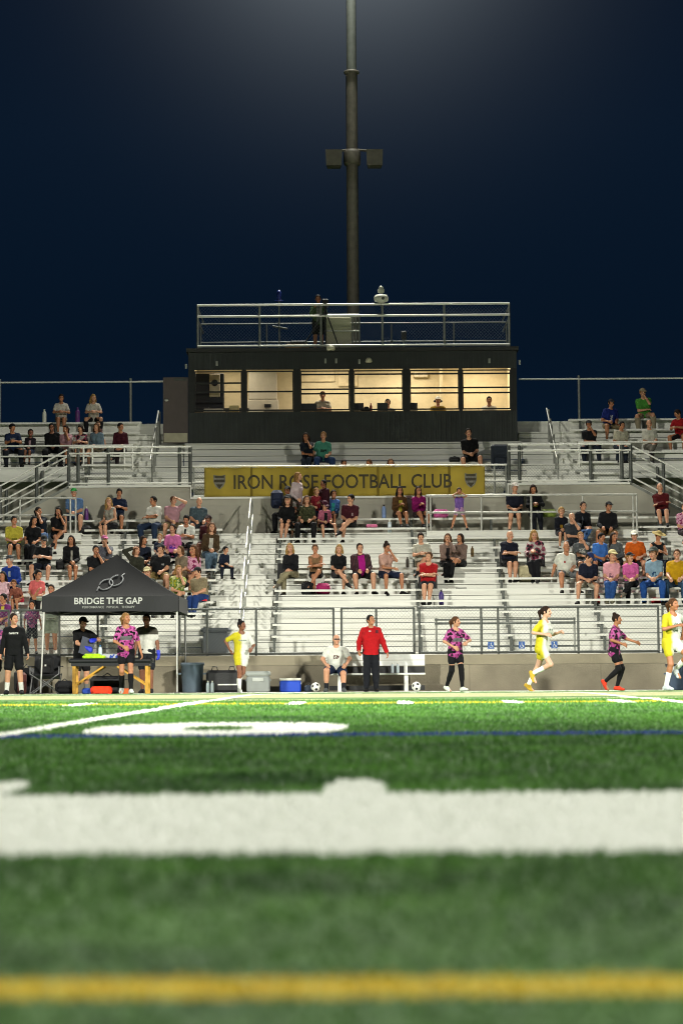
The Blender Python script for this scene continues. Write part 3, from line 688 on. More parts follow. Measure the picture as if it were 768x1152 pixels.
# ------------------------------------------------------------------ concrete wall along the touchline
CONC = mat('concrete_wall', '#7a7363', .9, var=.2, scale=1.1, bump=.35, bscale=30)
wl = thing('retaining_wall', 'low tan concrete wall along the touchline in front of the stand', 'wall', (0, 57.3, 0))
mb = MB(); mb.box(-15, 15, 0, .15, -.05, .62)
o = mb.build('wall_face', CONC, wl)
mb = MB(); mb.box(-15, 15, -.015, .17, .625, .86); mb.build('coping', mat('concrete_cap', '#827b69', .9, var=.1, scale=1.3, bump=.3), wl)
mb = MB()
for x in (-12.2, -9.2, -6.1, -3.05, 0, 3.0, 6.1, 9.2, 12.2): mb.box(x-.006, x+.006, -.004, .001, 0, .62)
mb.build('joint_strip', mat('wall_joint', '#5d584c', .9), wl)
# ------------------------------------------------------------------ rails and fences
def fence(name, label, cat, x0, x1, Y, z0, z1, posts, rails=(0., 1.), pr=.028, rr=.024, chain=True, group=None, m=None, pm=None, ch=None, pitch=.085, wire=.0022):
    t = thing(name, label, cat, ((x0+x1)/2, Y, z0), group); cx = (x0+x1)/2; H = z1-z0; m = m or ALU; pm = pm or m
    for f in rails: MB().tube((x0-cx, 0, H*f), (x1-cx, 0, H*f), rr).build('rail', m, t)
    for p in posts: MB().tube((p-cx, .035, -.1), (p-cx, .035, H), pr).build('post', pm, t)
    if chain:
        c0, c1 = ch or (.02, .98); chain_mb(x0-cx+.02, x1-cx-.02, H*c0, H*c1, -.012, pitch, wire).build('chain_link', mat('fence_wire', '#6d716c', .5, .5, var=0), t)
    return t
FY = 57.42; fz0, fz1 = .87, PZ(684.5, FY)
X_ = lambda px, Y=FY: PX(px, Y, 700)
fence('chain_link_fence', 'chain link fence on the wall from the tent to the seated man', 'fence', X_(14), X_(376), FY, fz0, fz1, [X_(24), X_(110), X_(202), X_(233), X_(288), X_(375)], (.04, 1.), m=DGALV, group='fence panels along the front wall')
fence('fence_gate', 'chain link gate behind the team bench between two double posts', 'gate', X_(383), X_(466), FY, fz0, fz1, [X_(384), X_(423), X_(465.5)], (.04, 1.), m=DGALV, group='fence panels along the front wall')
fence('chain_link_fence', 'long chain link fence behind the running players right of the gate', 'fence', X_(470.5), X_(741), FY, fz0, fz1, [X_(471.5), X_(541), X_(560), X_(650), X_(740)], (.04, 1.), m=DGALV, group='fence panels along the front wall')
fence('chain_link_fence', 'short chain link fence at the far right edge beyond the corner post', 'fence', X_(744), X_(900), FY, fz0, fz1, [X_(745), X_(820), X_(899)], (.04, 1.), m=DGALV, group='fence panels along the front wall')
fence('chain_link_fence', 'chain link fence at the far left behind the man in black', 'fence', X_(-120), X_(11), FY, fz0, fz1, [X_(-119), X_(-40), X_(10)], (.04, 1.), m=DGALV, group='fence panels along the front wall')
# accessible front row: dark double rail, low rail and wheelchair plates behind the fence
Y = 58.4; zr = lambda py: PZ(py, Y)
t = thing('accessible_rail', 'dark double rail with blue wheelchair plates behind the right fence', 'railing', (PX(578, Y), Y, LZ(0)-.43))
bx = PX(578, Y); bz = LZ(0)-.43
for py in (698, 702.5): MB().box(PX(488, Y)-bx, PX(646, Y)-bx, -.02, .02, zr(py)-bz-.022, zr(py)-bz+.022).build('rail', DGALV, t)
for a, b in ((528, 650),): MB().box(PX(a, Y)-bx, PX(b, Y)-bx, -.02, .02, zr(728.5)-bz-.018, zr(728.5)-bz+.018).build('rail', DGALV, t)
for px in (490, 541, 596, 645): MB().tube((PX(px, Y)-bx, .045, 0), (PX(px, Y)-bx, .045, zr(696)-bz), .025).build('post', GALV, t)
BLUE = mat('sign_blue', '#20529a', .5, var=.05); WHITE = mat('white_paint', '#d8d8d2', .6, var=.05)
for px in (551, 585.5, 622):
    g = thing('wheelchair_sign', {551: 'blue wheelchair sign behind the fence, left one nearest the pink player', 585.5: 'blue wheelchair sign on the low rail left of the running yellow player', 622: 'blue wheelchair sign half hidden behind the yellow runner'}[px], 'sign', (PX(px, Y-.05), Y-.05, zr(727)), 'wheelchair space signs')
    MB().box(-.075, .075, -.006, .006, -.085, .085).build('plate', BLUE, g)
    mb = MB(); mb.ball((0, -.009, .05), .013, 6, (1, .2, 1)); mb.tube((0, -.009, .035), (.003, -.009, -.005), .008, n=5); mb.tube((.003, -.009, -.005), (.035, -.009, -.008), .008, n=5); mb.tube((.035, -.009, -.008), (.045, -.009, -.045), .008, n=5)
    pts = [(.0+.036*math.cos(a), -.009, -.025+.036*math.sin(a)) for a in np.linspace(2.2, 6.0, 9)]; mb.path(pts, .006, 5); mb.build('symbol', WHITE, g)
# platform rails on the lower rows
zt = LZ(11)-.43
for lab, a, b, posts in (('white two bar guard rail in front of the left platform', -15, PX(86, 65.5, 575), [PX(-60, 65.5), PX(23, 65.5, 575), PX(79.5, 65.5, 575), PX(85.5, 65.5, 575)]), ('white two bar guard rail in front of the right accessible platform', PX(479, 65.5, 575), PX(716, 65.5, 575), [PX(480, 65.5, 575), PX(484, 65.5, 575), PX(541, 65.5, 575), PX(597, 65.5, 575), PX(655, 65.5, 575), PX(711.5, 65.5, 575), PX(715.5, 65.5, 575)])):
    fence('guard_rail', lab, 'railing', a, b, 65.44, zt, PZ(558.5, 65.5), posts, (.52, 1.), chain=False, m=mat('worn_rail', '#a5a59e', .45, .3), rr=.027, pr=.026, group='guard rails on the lower platforms')
# landing rails at the middle walkway
Y = 67.3
for lab, a, b, posts in (('galvanised rail around the left landing above the white shirted men', PX(78, Y, 520), PX(215, Y, 520), [PX(p, Y, 520) for p in (77.5, 88, 122, 202, 214)]), ('galvanised rail around the right landing beside the banner', PX(571, Y, 520), PX(709, Y, 520), [PX(p, Y, 520) for p in (572, 584, 664, 699, 709)])):
    fence('landing_rail', lab, 'railing', a, b, Y, f0, PZ(501.5, Y), posts, (.05, .84, 1.), m=ALU, pm=DGALV, pr=.05, group='rails along the middle landings', ch=(.05, .45))
for lab, sg, x0 in (('sloping stair rail going down to the left from the left landing', -1, PX(76, Y, 520)), ('sloping stair rail going down to the right from the right landing', 1, PX(711, Y, 520))):
    for yy, nm in ((67.3, 'near'), (68.5, 'far')):
        t = thing('stair_rail', lab+(' on the near side' if nm == 'near' else ' on the far side'), 'railing', (x0, yy, f0), 'stair rails beside the landings'); dx = sg*2.6; dz = -.16/.3*2.6
        for h in (.12, .55, 1.0): MB().tube((0, 0, h), (dx, 0, h+dz), .024).build('rail', ALU, t)
        for k in (.33, .72): MB().tube((dx*k, .03, dz*k-.15), (dx*k, .03, dz*k+1.0), .05).build('post', DGALV, t)
# middle rail carrying the banner
fence('walkway_rail', 'long white rail that carries the yellow banner', 'railing', PX(217, 67.3, 540), PX(570, 67.3, 540), 67.3, fm, PZ(524, 67.3), [PX(p, 67.3, 540) for p in (218, 283, 314, 348, 425, 505, 556, 569)], (.06, .5, 1.), m=ALU, pm=GALV)
# upper front rail of the outer rows and rear rails
for lab, a, b, posts in (('thin rail in front of the left upper spectators', -15, PX(150, 69.85, 500), [PX(p, 69.85, 500) for p in (-60, 0, 94, 104, 140, 149)]), ('thin rail in front of the right upper spectators', PX(650, 69.85, 500), 15, [PX(p, 69.85, 500) for p in (651, 697, 790, 850)])):
    fence('upper_rail', lab, 'railing', a, b, 69.86, UZ(2)-.43, PZ(499.5, 69.86), posts, (.5, 1.), chain=False, group='front rails of the upper rows')
for lab, a, b, posts, xs_ in (('tall rear fence behind the left top row', -15, PX(184, 73.2, 428), [PX(p, 73.2, 450) for p in (0, 147)], -1), ('tall rear fence behind the right top row', PX(583, 73.2, 428), 15, [PX(p, 73.2, 450) for p in (651,)], 1)):
    t = fence('rear_fence', lab, 'fence', a, b, 73.2, UZ(5)-.43, PZ(428, 73.2), [], (1.,), chain=False, rr=.026, group='fences behind the top rows')
    for p in posts: MB().tube((p-(a+b)/2, .03, -.3), (p-(a+b)/2, .03, PZ(424, 73.2)-UZ(5)+.43), .04).build('post', GALV, t)
# aisle handrails in staggered pieces
WR = mat('bright_rail', '#b9b9b2', .35, .4, var=.06)
def handrail(label, x, units, grp, low=True):
    (ya, za), (yb_, zb_) = units[0]
    t = thing('handrail', label, 'railing', (x, ya, za), grp)
    for (y0, z0), (y1, z1) in units:
        q = lambda y, z: (0, y-ya, z-za)
        MB().tube(q(y0, z0+.93), q(y1, z1+.93), .024).build('rail', WR, t)
        if low: MB().tube((.06, y0-ya-.1, z0-za+.5), (.06, y1-ya-.1, z1-za+.5), .022).build('rail', WR, t)
        for k in (.12, .88): MB().tube((.05, y0-ya+(y1-y0)*k, z0-za+(z1-z0)*k-.06), (.05, y0-ya+(y1-y0)*k, z0-za+(z1-z0)*k+.95), .024).build('post', GALV, t)
un = []
for k in range(4):
    j1 = 11.2-3*k; j0 = j1-2.1; un.append(((LY(j0)-.1, LZ(j0)-.43), (LY(j1)-.1, LZ(j1)-.43)))
handrail('bright handrail stepping down the lower aisle left of centre', -2.5, un[::-1], 'aisle handrails')
for lab, px in (('bright handrail on the upper aisle left of the press box door', 174), ('bright handrail on the upper aisle right of the press box', 620)):
    handrail(lab, PX(px, 70.5, 510), [((UY(a), UZ(a)-.43), (UY(b), UZ(b)-.43)) for a, b in ((-.2, 1.3), (1.7, 2.9), (3.2, 4.4))], 'aisle handrails', low=False)
# ------------------------------------------------------------------ banner
BY = 67.22; bx0, bx1 = PX(230, BY, 540), PX(545, BY, 540); bz0, bz1 = PZ(558, BY), PZ(525.5, BY)
ban = thing('banner', 'long yellow cloth banner lettered IRON ROSE FOOTBALL CLUB on the walkway rail', 'banner', ((bx0+bx1)/2, BY, bz0)); bw = bx1-bx0; bh = bz1-bz0
def wave(x, z): return -.03-.018*math.sin(x*2.1+.4)-.012*math.sin(x*5.3+z*3)-.012*math.sin(x*.9-z*4)*(1-z/bh)
nx, nz = 110, 8
V = [(-bw/2+bw*i/nx, wave(-bw/2+bw*i/nx, bh*j/nz), bh*j/nz+.012*math.sin(i*.9)*(j/nz)) for j in range(nz+1) for i in range(nx+1)]
Fq = [(j*(nx+1)+i, j*(nx+1)+i+1, (j+1)*(nx+1)+i+1, (j+1)*(nx+1)+i) for j in range(nz) for i in range(nx)]
mb = MB(); mb.add(V, Fq, True); clo = mb.build('cloth', mat('banner_cloth', '#9c8830', .85, var=.2, scale=1.1), ban)
sm = clo.modifiers.new('thick', 'SOLIDIFY'); sm.thickness = .006
INK = mat('banner_ink', '#3d382a', .85, var=.2, scale=3)
def on_banner(V, Fq, x0, z0, m, name):
    mb = MB(); mb.add([(x+x0, wave(x+x0, z+z0)-.012, z+z0) for x, y, z in V], Fq); return mb.build(name, m, ban)
for px in (283, 425, 505):
    x = -bw/2+(px-230)/315*bw; q = MB(); q.add([(x-.035+.07*i, wave(x-.035+.07*i, bh*j/6)-.006, bh*j/6) for j in range(7) for i in (0, 1)], [(2*j, 2*j+1, 2*j+3, 2*j+2) for j in range(6)]); q.build('seam', mat('banner_seam', '#6f5d12', .85), ban)
Vt, Ft = text_mesh('IRON ROSE FOOTBALL CLUB', (508-263)/315*bw, .40, .012); on_banner(Vt, Ft, -bw/2+(263-230)/315*bw, bh*.5-.2, INK, 'lettering')
for px in (247, 529):
    cx = -bw/2+(px-230)/315*bw; sh = [(-.2, .26), (-.07, .23), (.07, .23), (.2, .26), (.19, 0), (.13, -.15), (0, -.26), (-.13, -.15), (-.19, 0)]
    c = on_banner([(x*.85, 0, z*.8) for x, z in sh], [tuple(range(9))], cx, bh*.5, mat('crest_grey', '#6d6a62', .7, var=.3, scale=12), 'crest')
    mb = MB(); mb.add([(x+cx, wave(x+cx, z+bh*.5)-.02, z+bh*.5) for x, z in ((-.15, .07), (.15, .07), (.15, .0), (-.15, .0))], [(0, 1, 2, 3)]); mb.add([(x+cx, wave(x+cx, z+bh*.5)-.02, z+bh*.5) for x, z in ((-.13, .18), (.13, .18), (.13, .12), (-.13, .12))], [(0, 1, 2, 3)]); mb.add([(x+cx, wave(x+cx, z+bh*.5)-.02, z+bh*.5) for x, z in ((-.1, -.06), (.1, -.06), (.0, -.18))], [(0, 1, 2)]); mb.build('emblem', INK, c)
# ------------------------------------------------------------------ press box
BY = 71.0; X0, X1 = PX(212, BY, 440), PX(581, BY, 440); Zb, Zt = PZ(498, BY), PZ(391, BY); wz0, wz1 = PZ(461.5, BY), PZ(416.5, BY); yb2 = BY+3.0
box = thing('press_box', 'dark ribbed press box with six lit windows on top of the stand', 'press box', ((X0+X1)/2, BY, Zb)); cx = (X0+X1)/2
RIB = mat('ribbed_cladding', '#2b2f2e', .5, .3, var=.2, scale=2); FRM = mat('window_frame', '#151615', .5, .2, var=.1)
b_ = lambda mb, n, m, p=box: (lambda o: (setattr(o, 'location', (-cx, -BY, -Zb)) if p is box else None, o)[1])(mb.build(n, m, p))
wins = [(219, 272), (277, 330), (338, 393), (398, 453), (461, 516), (520, 574)]; wx = [(PX(a, BY, 440), PX(b, BY, 440)) for a, b in wins]
def ribbed(mb, x0, x1, z0, z1, step=.15):
    mb.box(x0, x1, BY+.03, BY+.1, z0, z1); x = x0+.01
    while x < x1-.03: mb.box(x, min(x+step*.5, x1), BY+.002, BY+.0301, z0, z1); x += step
mb = MB(); ribbed(mb, X0, X1, Zb, wz0-.04); ribbed(mb, X0, X1, wz1+.04, Zt-.12)
b_(mb, 'front_wall', RIB)
edges = [X0]+[v for a in wx for v in a]+[X1]
for i in range(0, len(edges), 2): b_(MB().box(edges[i], edges[i+1], BY+.012, BY+.1, wz0-.038, wz1+.038), 'window_pier', FRM)
mb = MB(); mb.box(X0-.06, X1+.06, BY-.05, yb2+.1, Zt-.115, Zt); b_(mb, 'roof', mat('roof_edge', '#232423', .6, var=.15))
INW = mat('interior_wall', '#d2c4a0', .8, var=.05); 
mb = MB(); mb.box(X0, X0+.08, BY+.101, yb2, Zb, Zt-.12); mb.box(X1-.08, X1, BY+.101, yb2, Zb, Zt-.12); b_(mb, 'side_wall', RIB)
mb = MB(); mb.box(X0+.082, X1-.082, yb2-.1, yb2-.02, Zb, Zt-.12); mb.box(X0+.085, X0+.1, BY+.11, yb2-.11, Zb, Zt-.14); mb.box(X1-.1, X1-.085, BY+.11, yb2-.11, Zb, Zt-.14); mb.box((wx[4][0]+wx[4][1])/2+.25, (wx[4][0]+wx[4][1])/2+.33, BY+2.0, yb2-.11, Zb, Zt-.14); b_(mb, 'inner_wall', INW)
mb = MB(); mb.box(X0+.1, X1-.1, BY+.11, yb2-.12, Zt-.135, Zt-.122); b_(mb, 'ceiling', INW)
mb = MB(); mb.box(X0+.1, X1-.1, BY+.11, yb2-.12, Zb+.0, Zb+.05); b_(mb, 'inner_floor', mat('inner_floor', '#5a5348', .8))
mb = MB(); mb.box(X0+.12, X1-.12, BY+.13, BY+.62, wz0-.05, wz0-.012); b_(mb, 'counter', mat('counter', '#8b7350', .6))
GL = bpy.data.materials.new('window_glass'); nt_, N_, L_, bb = nodes(GL); tr = N_.new('ShaderNodeBsdfTransparent'); gs = N_.new('ShaderNodeBsdfGlossy'); gs.inputs['Roughness'].default_value = .03
ms = N_.new('ShaderNodeMixShader'); ms.inputs[0].default_value = .05; L_.new(tr.outputs[0], ms.inputs[1]); L_.new(gs.outputs[0], ms.inputs[2]); L_.new(ms.outputs[0], N_['Material Output'].inputs['Surface'])
for i, (a, b) in enumerate(wx):
    w = MB()
    bars = [.30, .52] if i == 0 else ([.52] if i == 1 else [.1, .45, .58] if i != 2 else [.1, .47, .58])
    w = MB(); t_ = .028
    for (p, q, r, s_) in ((a+.002, a+t_, wz0, wz1), (b-t_, b-.002, wz0, wz1)): w.box(p, q, BY+.02, BY+.07, r, s_)
    w.box(a+t_, b-t_, BY+.02, BY+.07, wz1-.035, wz1-.001); w.box(a+t_, b-t_, BY+.02, BY+.07, wz0+.001, wz0+.04)
    H = wz1-wz0
    for f in bars: w.box(a+t_, b-t_, BY+.022, BY+.062, wz1-H*f-.022, wz1-H*f+.022)
    fo = b_(w, 'window', FRM)
    p = MB().box(a+t_, b-t_, BY+.04, BY+.046, wz0+.04, wz1-.035).build('pane', GL, fo)
# door held open against the left end of the box
dr = PX(183.5, BY, 460); dz1 = PZ(423, BY)
mb = MB(); mb.box(dr, X0-.015, BY+.05, BY+.1, Zb+.02, dz1); do = b_(mb, 'door', mat('door_paint', '#4b4240', .6, var=.06))
MB().box(dr+.02, X0-.03, BY+.044, BY+.0495, Zb+.05, Zb+.32).build('kick_plate', mat('steel_plate', '#aca68f', .35, .7, var=.1), do)
mb = MB(); mb.ball((dr+.1, BY+.0, PZ(449, BY)), .04, 8, (1.6, .8, 1)); mb.tube((dr+.1, BY+.0, PZ(449, BY)), (dr+.1, BY+.05, PZ(449, BY)), .02); mb.build('door_handle', WR, do)
mb = MB(); mb.box(X0-.42, X0-.06, BY+.02, BY+.049, dz1-.1, dz1-.04); mb.build('door_closer', DGALV, do)
# small lamps under the roof edge and tags on the cladding
for px, py, r_ in ((372, 393, .13), (414.5, 406.5, .1)):
    lp = MB(); lp.lathe([(r_*.75, 0), (r_, .02), (r_*.9, .09), (r_*.5, .14)], n=14); o = lp.build('wall_lamp', mat('lamp_shade', '#cfcbb0', .4, var=.05), box); o.location = (PX(px, BY, py)-cx, -.06 if py > 400 else -.16, PZ(py, BY)-Zb-.05)
for px, py in ((378, 406), (366, 406), (404, 407), (550, 407), (244, 408), (209.5, 411), (584, 409)):
    MB().box(-.03, .03, -.02, .0, -.07, .07).build('conduit_box', mat('pale_fitting', '#8f9089', .6), box, (PX(px, BY, py)-cx, -.001, PZ(py, BY)-Zb))
# room lamps
for k, x in enumerate((X0+1.2, -.3, X1-3.2, X1-1.1)):
    l = bpy.data.lights.new('ceiling_lamp', 'AREA'); l.energy = (34, 60, 82, 76)[k]; l.size = 1.0; l.color = (1, .88, .68); o = bpy.data.objects.new('ceiling_lamp', l); COL.objects.link(o); o.location = (x, BY+1.6, Zt-.17)
# things inside the box
def simple(name, label, cat, mb, m, loc, group=None): o = mb.build(name, m); o.location = loc; return tag(o, label, cat, group)
BLK = mat('black_plastic', '#17181a', .5, var=.1)
def inside(px, py, d): return (PX(px, BY+d, py), BY+d, PZ(py, BY+d))
x, y, z = inside(238, 461, 1.4); t = thing('equipment_rack', 'black equipment rack with pale speaker seen in the leftmost press box window', 'rack', (x, y, Zb+.05)); hz = PZ(420, y)-Zb-.05
MB().rbox(-.62, .38, -.2, .3, 0, hz).build('cabinet', BLK, t); k = MB().rbox(-.05, .27, -.28, -.202, hz-.72, hz-.03).build('speaker', mat('pale_grille', '#a59c88', .6), t); MB().lathe([(.1, 0), (.1, .02)], n=16).build('speaker_cone', BLK, k).matrix_local = Matrix.Translation((.11, -.285, hz-.3))@Matrix.Rotation(R(90), 4, 'X')
x, y, z = inside(228, 461, .4); t = thing('office_chair', 'low dark chair back seen in the leftmost press box window', 'chair', (x, y, Zb+.05)); MB().rbox(-.25, .2, 0, .06, wz0-Zb-.25, wz0-Zb+.12).build('backrest', BLK, t); MB().rbox(-.24, .19, -.36, .0, wz0-Zb-.45, wz0-Zb-.37).build('seat', BLK, t); MB().tube((0, -.15, 0), (0, -.15, wz0-Zb-.46), .03).build('pedestal', DGALV, t)
simple('paper_stack', 'white stack of papers on the counter in the leftmost window', 'papers', MB().rbox(-.28, .3, -.12, .12, 0, .11), mat('paper', '#cfc8b6', .8), (PX(240, BY+.35, 455), BY+.35, wz0-.01))
simple('clock_radio', 'small cream box with dark dial on the counter in the leftmost window', 'radio', MB().rbox(-.15, .15, -.08, .08, 0, .2).box(-.1, .1, -.09, -.081, .06, .14), mat('cream_plastic', '#d9c48e', .6), (PX(263.5, BY+.3, 455), BY+.3, wz0-.01))
simple('document_shelf', 'grey shelf unit behind the radio in the leftmost window', 'shelf', MB().box(-.4, .3, 0, .3, 0, 1.15).box(-.42, .32, -.01, .31, 1.152, 1.2), mat('grey_shelf', '#55554f', .7), (PX(268, BY+1.8, 455), BY+1.8, Zb+.05))
x = PX(293, BY+2.4, 440); t = thing('wall_cabinet', 'tall pale cabinet standing in the second press box window', 'cabinet', (x, BY+2.4, Zb+.05)); CAB = mat('pale_cabinet', '#b9b3a2', .6, var=.04)
MB().rbox(-.4, .55, 0, .42, 0, 1.52).build('lower_case', CAB, t); MB().rbox(-.36, .5, .05, .42, 1.54, 2.38).build('upper_case', CAB, t); MB().box(.12, .32, -.03, -.001, 1.28, 1.38).build('socket_plate', BLK, t)
simple('side_board', 'grey low board at the right of the second press box window', 'cabinet', MB().rbox(-.5, .55, 0, .3, 0, 1.18), mat('grey_board', '#6a675f', .6), (PX(315, BY+2.2, 455), BY+2.2, Zb+.05))
simple('wall_board', 'pale framed board on the rear wall in the third press box window', 'board', MB().rbox(-.75, .4, -.05, 0, 0, .42).rbox(.5, 1.1, -.05, 0, -.15, .42), mat('pale_board', '#cdbd98', .6), (PX(362, yb2-.11, 425), yb2-.11, PZ(430, yb2)))
simple('wall_unit', 'small pale air unit high on the wall in the fifth press box window', 'air unit', MB().rbox(-.22, .22, -.15, 0, 0, .16), mat('air_unit', '#c9bd9f', .6), (PX(473, yb2-.11, 425), yb2-.11, PZ(426, yb2)))
def laptop(px, lab, w=.36): 
    t = thing('laptop', lab, 'laptop', (PX(px, BY+.3, 458), BY+.3, wz0-.011), 'screens on the press box counter'); MB().rbox(-w/2, w/2, -.02, .22, 0, .02, .006).build('base', BLK, t); mb = MB(); mb.box(-w/2, w/2, -.04, -.025, .02, .25); mb.build('lid', mat('laptop_lid', '#2c2d2f', .5), t)
laptop(347, 'dark monitor beside the seated man in the third window', .5); laptop(430, 'grey laptop in front of the dark haired person in the fourth window', .32); laptop(402, 'black screen at the left edge of the fourth window'); laptop(464, 'grey screen at the left edge of the fifth window', .28)
simple('drink_bottle', 'red bottle on the counter in the fourth press box window', 'bottle', MB().lathe([(.035, 0), (.04, .02), (.04, .15), (.018, .2), (.018, .25)], n=10), mat('red_bottle', '#8a1a16', .4), (PX(417, BY+.25, 455), BY+.25, wz0-.011))
simple('headset_case', 'small black case on the counter between bottle and screen', 'case', MB().rbox(-.14, .14, -.06, .06, 0, .09).rbox(-.05, .1, -.05, .05, .092, .14), BLK, (PX(411, BY+.25, 455), BY+.25, wz0-.011))
# roof deck: rail, hatch box, devices
RZ = Zt+.004
fence('roof_rail', 'white rail with chain link along the front of the press box roof', 'railing', PX(222, BY+.15, 365), PX(573, BY+.15, 365), BY+.15, RZ, PZ(342.5, BY+.15), [PX(p, BY+.15, 365) for p in (222.5, 292, 361, 430, 499.5, 572.5)], (.06, .74, 1.), rr=.033, pr=.034, m=ALU, pm=GALV, pitch=.1, wire=.0015)
fence('roof_rail', 'white rail along the rear edge of the press box roof', 'railing', PX(226, yb2-.1, 365), PX(569, yb2-.1, 365), yb2-.1, RZ, RZ+1.15, [PX(p, yb2, 365) for p in (226, 300, 440, 510, 569)], (.5, 1.), rr=.02, pr=.024, m=GALV, chain=False)
for sx, lab in ((PX(223, BY+.15, 365), 'side rail at the left end of the press box roof'), (PX(572, BY+.15, 365), 'side rail at the right end of the press box roof')):
    t = thing('roof_rail', lab, 'railing', (sx, BY+.2, RZ), 'side rails of the roof')
    for h in (.07, .85, 1.2): MB().tube((0, 0, h), (0, 2.6, h), .025).build('rail', GALV, t)
x, z1 = PX(381.5, BY+1.2, 365), PZ(355, BY+1.2)
t = thing('roof_hatch', 'cream hatch box with a grab rail on the press box roof', 'hatch', (x, BY+1.2, RZ)); H = z1-RZ
MB().rbox(-.42, .36, 0, .7, 0, H-.05).build('box', mat('hatch_cream', '#b9b69c', .7, var=.06), t); MB().tube((-.48, -.06, H), (.6, -.06, H), .04).build('rail', ALU, t); MB().tube((-.45, -.06, H*.58), (.6, -.06, H*.58), .025).build('rail', ALU, t)
for xx in (.4, .5, .6): MB().tube((xx, -.04, 0), (xx, -.04, H+.03), .03).build('post', GALV, t)
x, y, z = PX(428.5, BY+.15, 335), BY+.15, PZ(342.5, BY+.15)
t = thing('weather_siren', 'white double domed device fixed on the roof rail', 'siren', (x, y, z+.03)); WPL = mat('white_plastic', '#c9cabd', .4, var=.08)
MB().lathe([(.03, 0), (.1, .02), (.2, .06), (.22, .16), (.17, .24), (.06, .26)], n=18).build('dome', WPL, t); MB().lathe([(.05, .262), (.05, .3), (.1, .32), (.1, .4), (.06, .45), (.07, .48), (.02, .52)], n=14).build('cap', WPL, t); MB().ball((.05, -.2, .12), .05, 8, (1, .4, 1)).build('vent', DGALV, t); MB().tube((0, 0, -.1), (0, 0, .01), .03).build('stem', GALV, t)
x = PX(454, BY+.9, 375); t = thing('speaker_stand', 'small black device on a short stand on the roof deck', 'stand', (x, BY+.9, RZ))
MB().tube((0, 0, 0), (0, 0, .35), .025).build('stem', GALV, t); MB().rbox(-.08, .08, -.07, .07, .35, .6).build('head', BLK, t); MB().lathe([(.14, 0), (.13, .03)], n=12).build('base', BLK, t)
x = PX(314, BY+1.5, 365); t = thing('instrument_pole', 'thin pole with a blue instrument and small cross arm on the roof', 'pole', (x, BY+1.5, RZ)); zz = PZ(337, BY+1.5)-RZ
MB().tube((0, 0, 0), (0, 0, zz), .022).build('mast', GALV, t); MB().lathe([(.05, 0), (.07, .04), (.07, .22), (.03, .3)], n=12).build('sensor', mat('blue_sensor', '#1c2f7a', .4), t, (0, 0, zz)); MB().lathe([(.13, 0), (.13, .03)], n=12).build('collar', mat('blue_sensor', '#1c2f7a', .4), t, (0, 0, zz-.05)); MB().tube((-.2, 0, zz*.52), (.25, 0, zz*.47), .03).build('cross_arm', DGALV, t)
x = PX(334, BY+.7, 380); t = thing('camera_bag', 'tan and black bag lying on the roof beside the tripod', 'bag', (x, BY+.7, RZ)); MB().rbox(-.36, .36, -.15, .15, 0, .2, .05).build('body', mat('tan_canvas', '#8a6a3a', .8, var=.25, scale=9), t); MB().rbox(-.2, .3, -.1, .1, .2, .3, .03).build('flap', BLK, t)
x = PX(366, BY+.55, 365); t = thing('tripod', 'black tripod with a video camera in front of its operator', 'tripod', (x, BY+.55, RZ)); zz = PZ(345, BY+.55)-RZ
for dx, dy in ((-.72, -.18), (.42, -.2), (.0, .35)): MB().tube((dx, dy, 0), (0, 0, zz-.1), .018, .024).build('leg', BLK, t)
MB().tube((0, 0, zz-.4), (0, 0, zz), .03).build('column', BLK, t); c = MB().rbox(-.1, .1, -.25, .15, zz, zz+.2).build('camera_body', BLK, t); MB().tube((0, -.4, zz+.1), (0, -.25, zz+.1), .06).build('lens', BLK, c)
# ------------------------------------------------------------------ light mast behind the stand
PM = mat('mast_steel', '#7c756a', .6, .3, var=.15); Y = 78; mz = PZ(82, Y)
t = thing('light_mast', 'tall steel floodlight mast rising behind the press box', 'light mast', (.42, Y, 0))
MB().tube((0, 0, 0), (0, 0, mz), .215, .19, 18).build('lower_shaft', PM, t); MB().lathe([(.25, 0), (.25, .08), (.2, .1)], n=18).build('collar', PM, t, (0, 0, mz-.03))
MB().tube((0, 0, mz+.05), (0, 0, 27.5), .165, .15, 16).build('upper_shaft', mat('mast_upper', '#7d7f78', .6, .3, var=.1), t)
for k in (.24, .6): pass
for sg, px in ((-1, 375.5), (1, 421)):
    sx = PX(px, Y, 181)-.42; z0, z1 = PZ(190, Y), PZ(172.5, Y)
    s = MB().add([(-.25, -.28, 0), (.25, -.28, 0), (.21, .28, 0), (-.21, .28, 0), (-.27, -.3, z1-z0), (.27, -.3, z1-z0), (.22, .28, z1-z0), (-.22, .28, z1-z0)], [(0, 3, 2, 1), (4, 5, 6, 7), (0, 1, 5, 4), (1, 2, 6, 5), (2, 3, 7, 6), (3, 0, 4, 7)]).build('loudspeaker', mat('speaker_case', '#6b665d', .7, var=.1), t, (sx, -.3, z0))
    MB().tube((0, 0, z1-z0-.0), (-sx*.9, .3, z1-z0+.12), .04).build('arm', PM, s)
MB().lathe([(.26, 0), (.28, .1), (.28, .4), (.25, .5)], n=16).build('mount_band', PM, t, (0, 0, PZ(186, Y)))
l = bpy.data.lights.new('mast_lamp', 'POINT'); l.energy = 2800; l.shadow_soft_size = .3; l.color = (.95, 1, .92); o = bpy.data.objects.new('mast_lamp', l); COL.objects.link(o); o.location = (0.42, 76.6, 26.6)
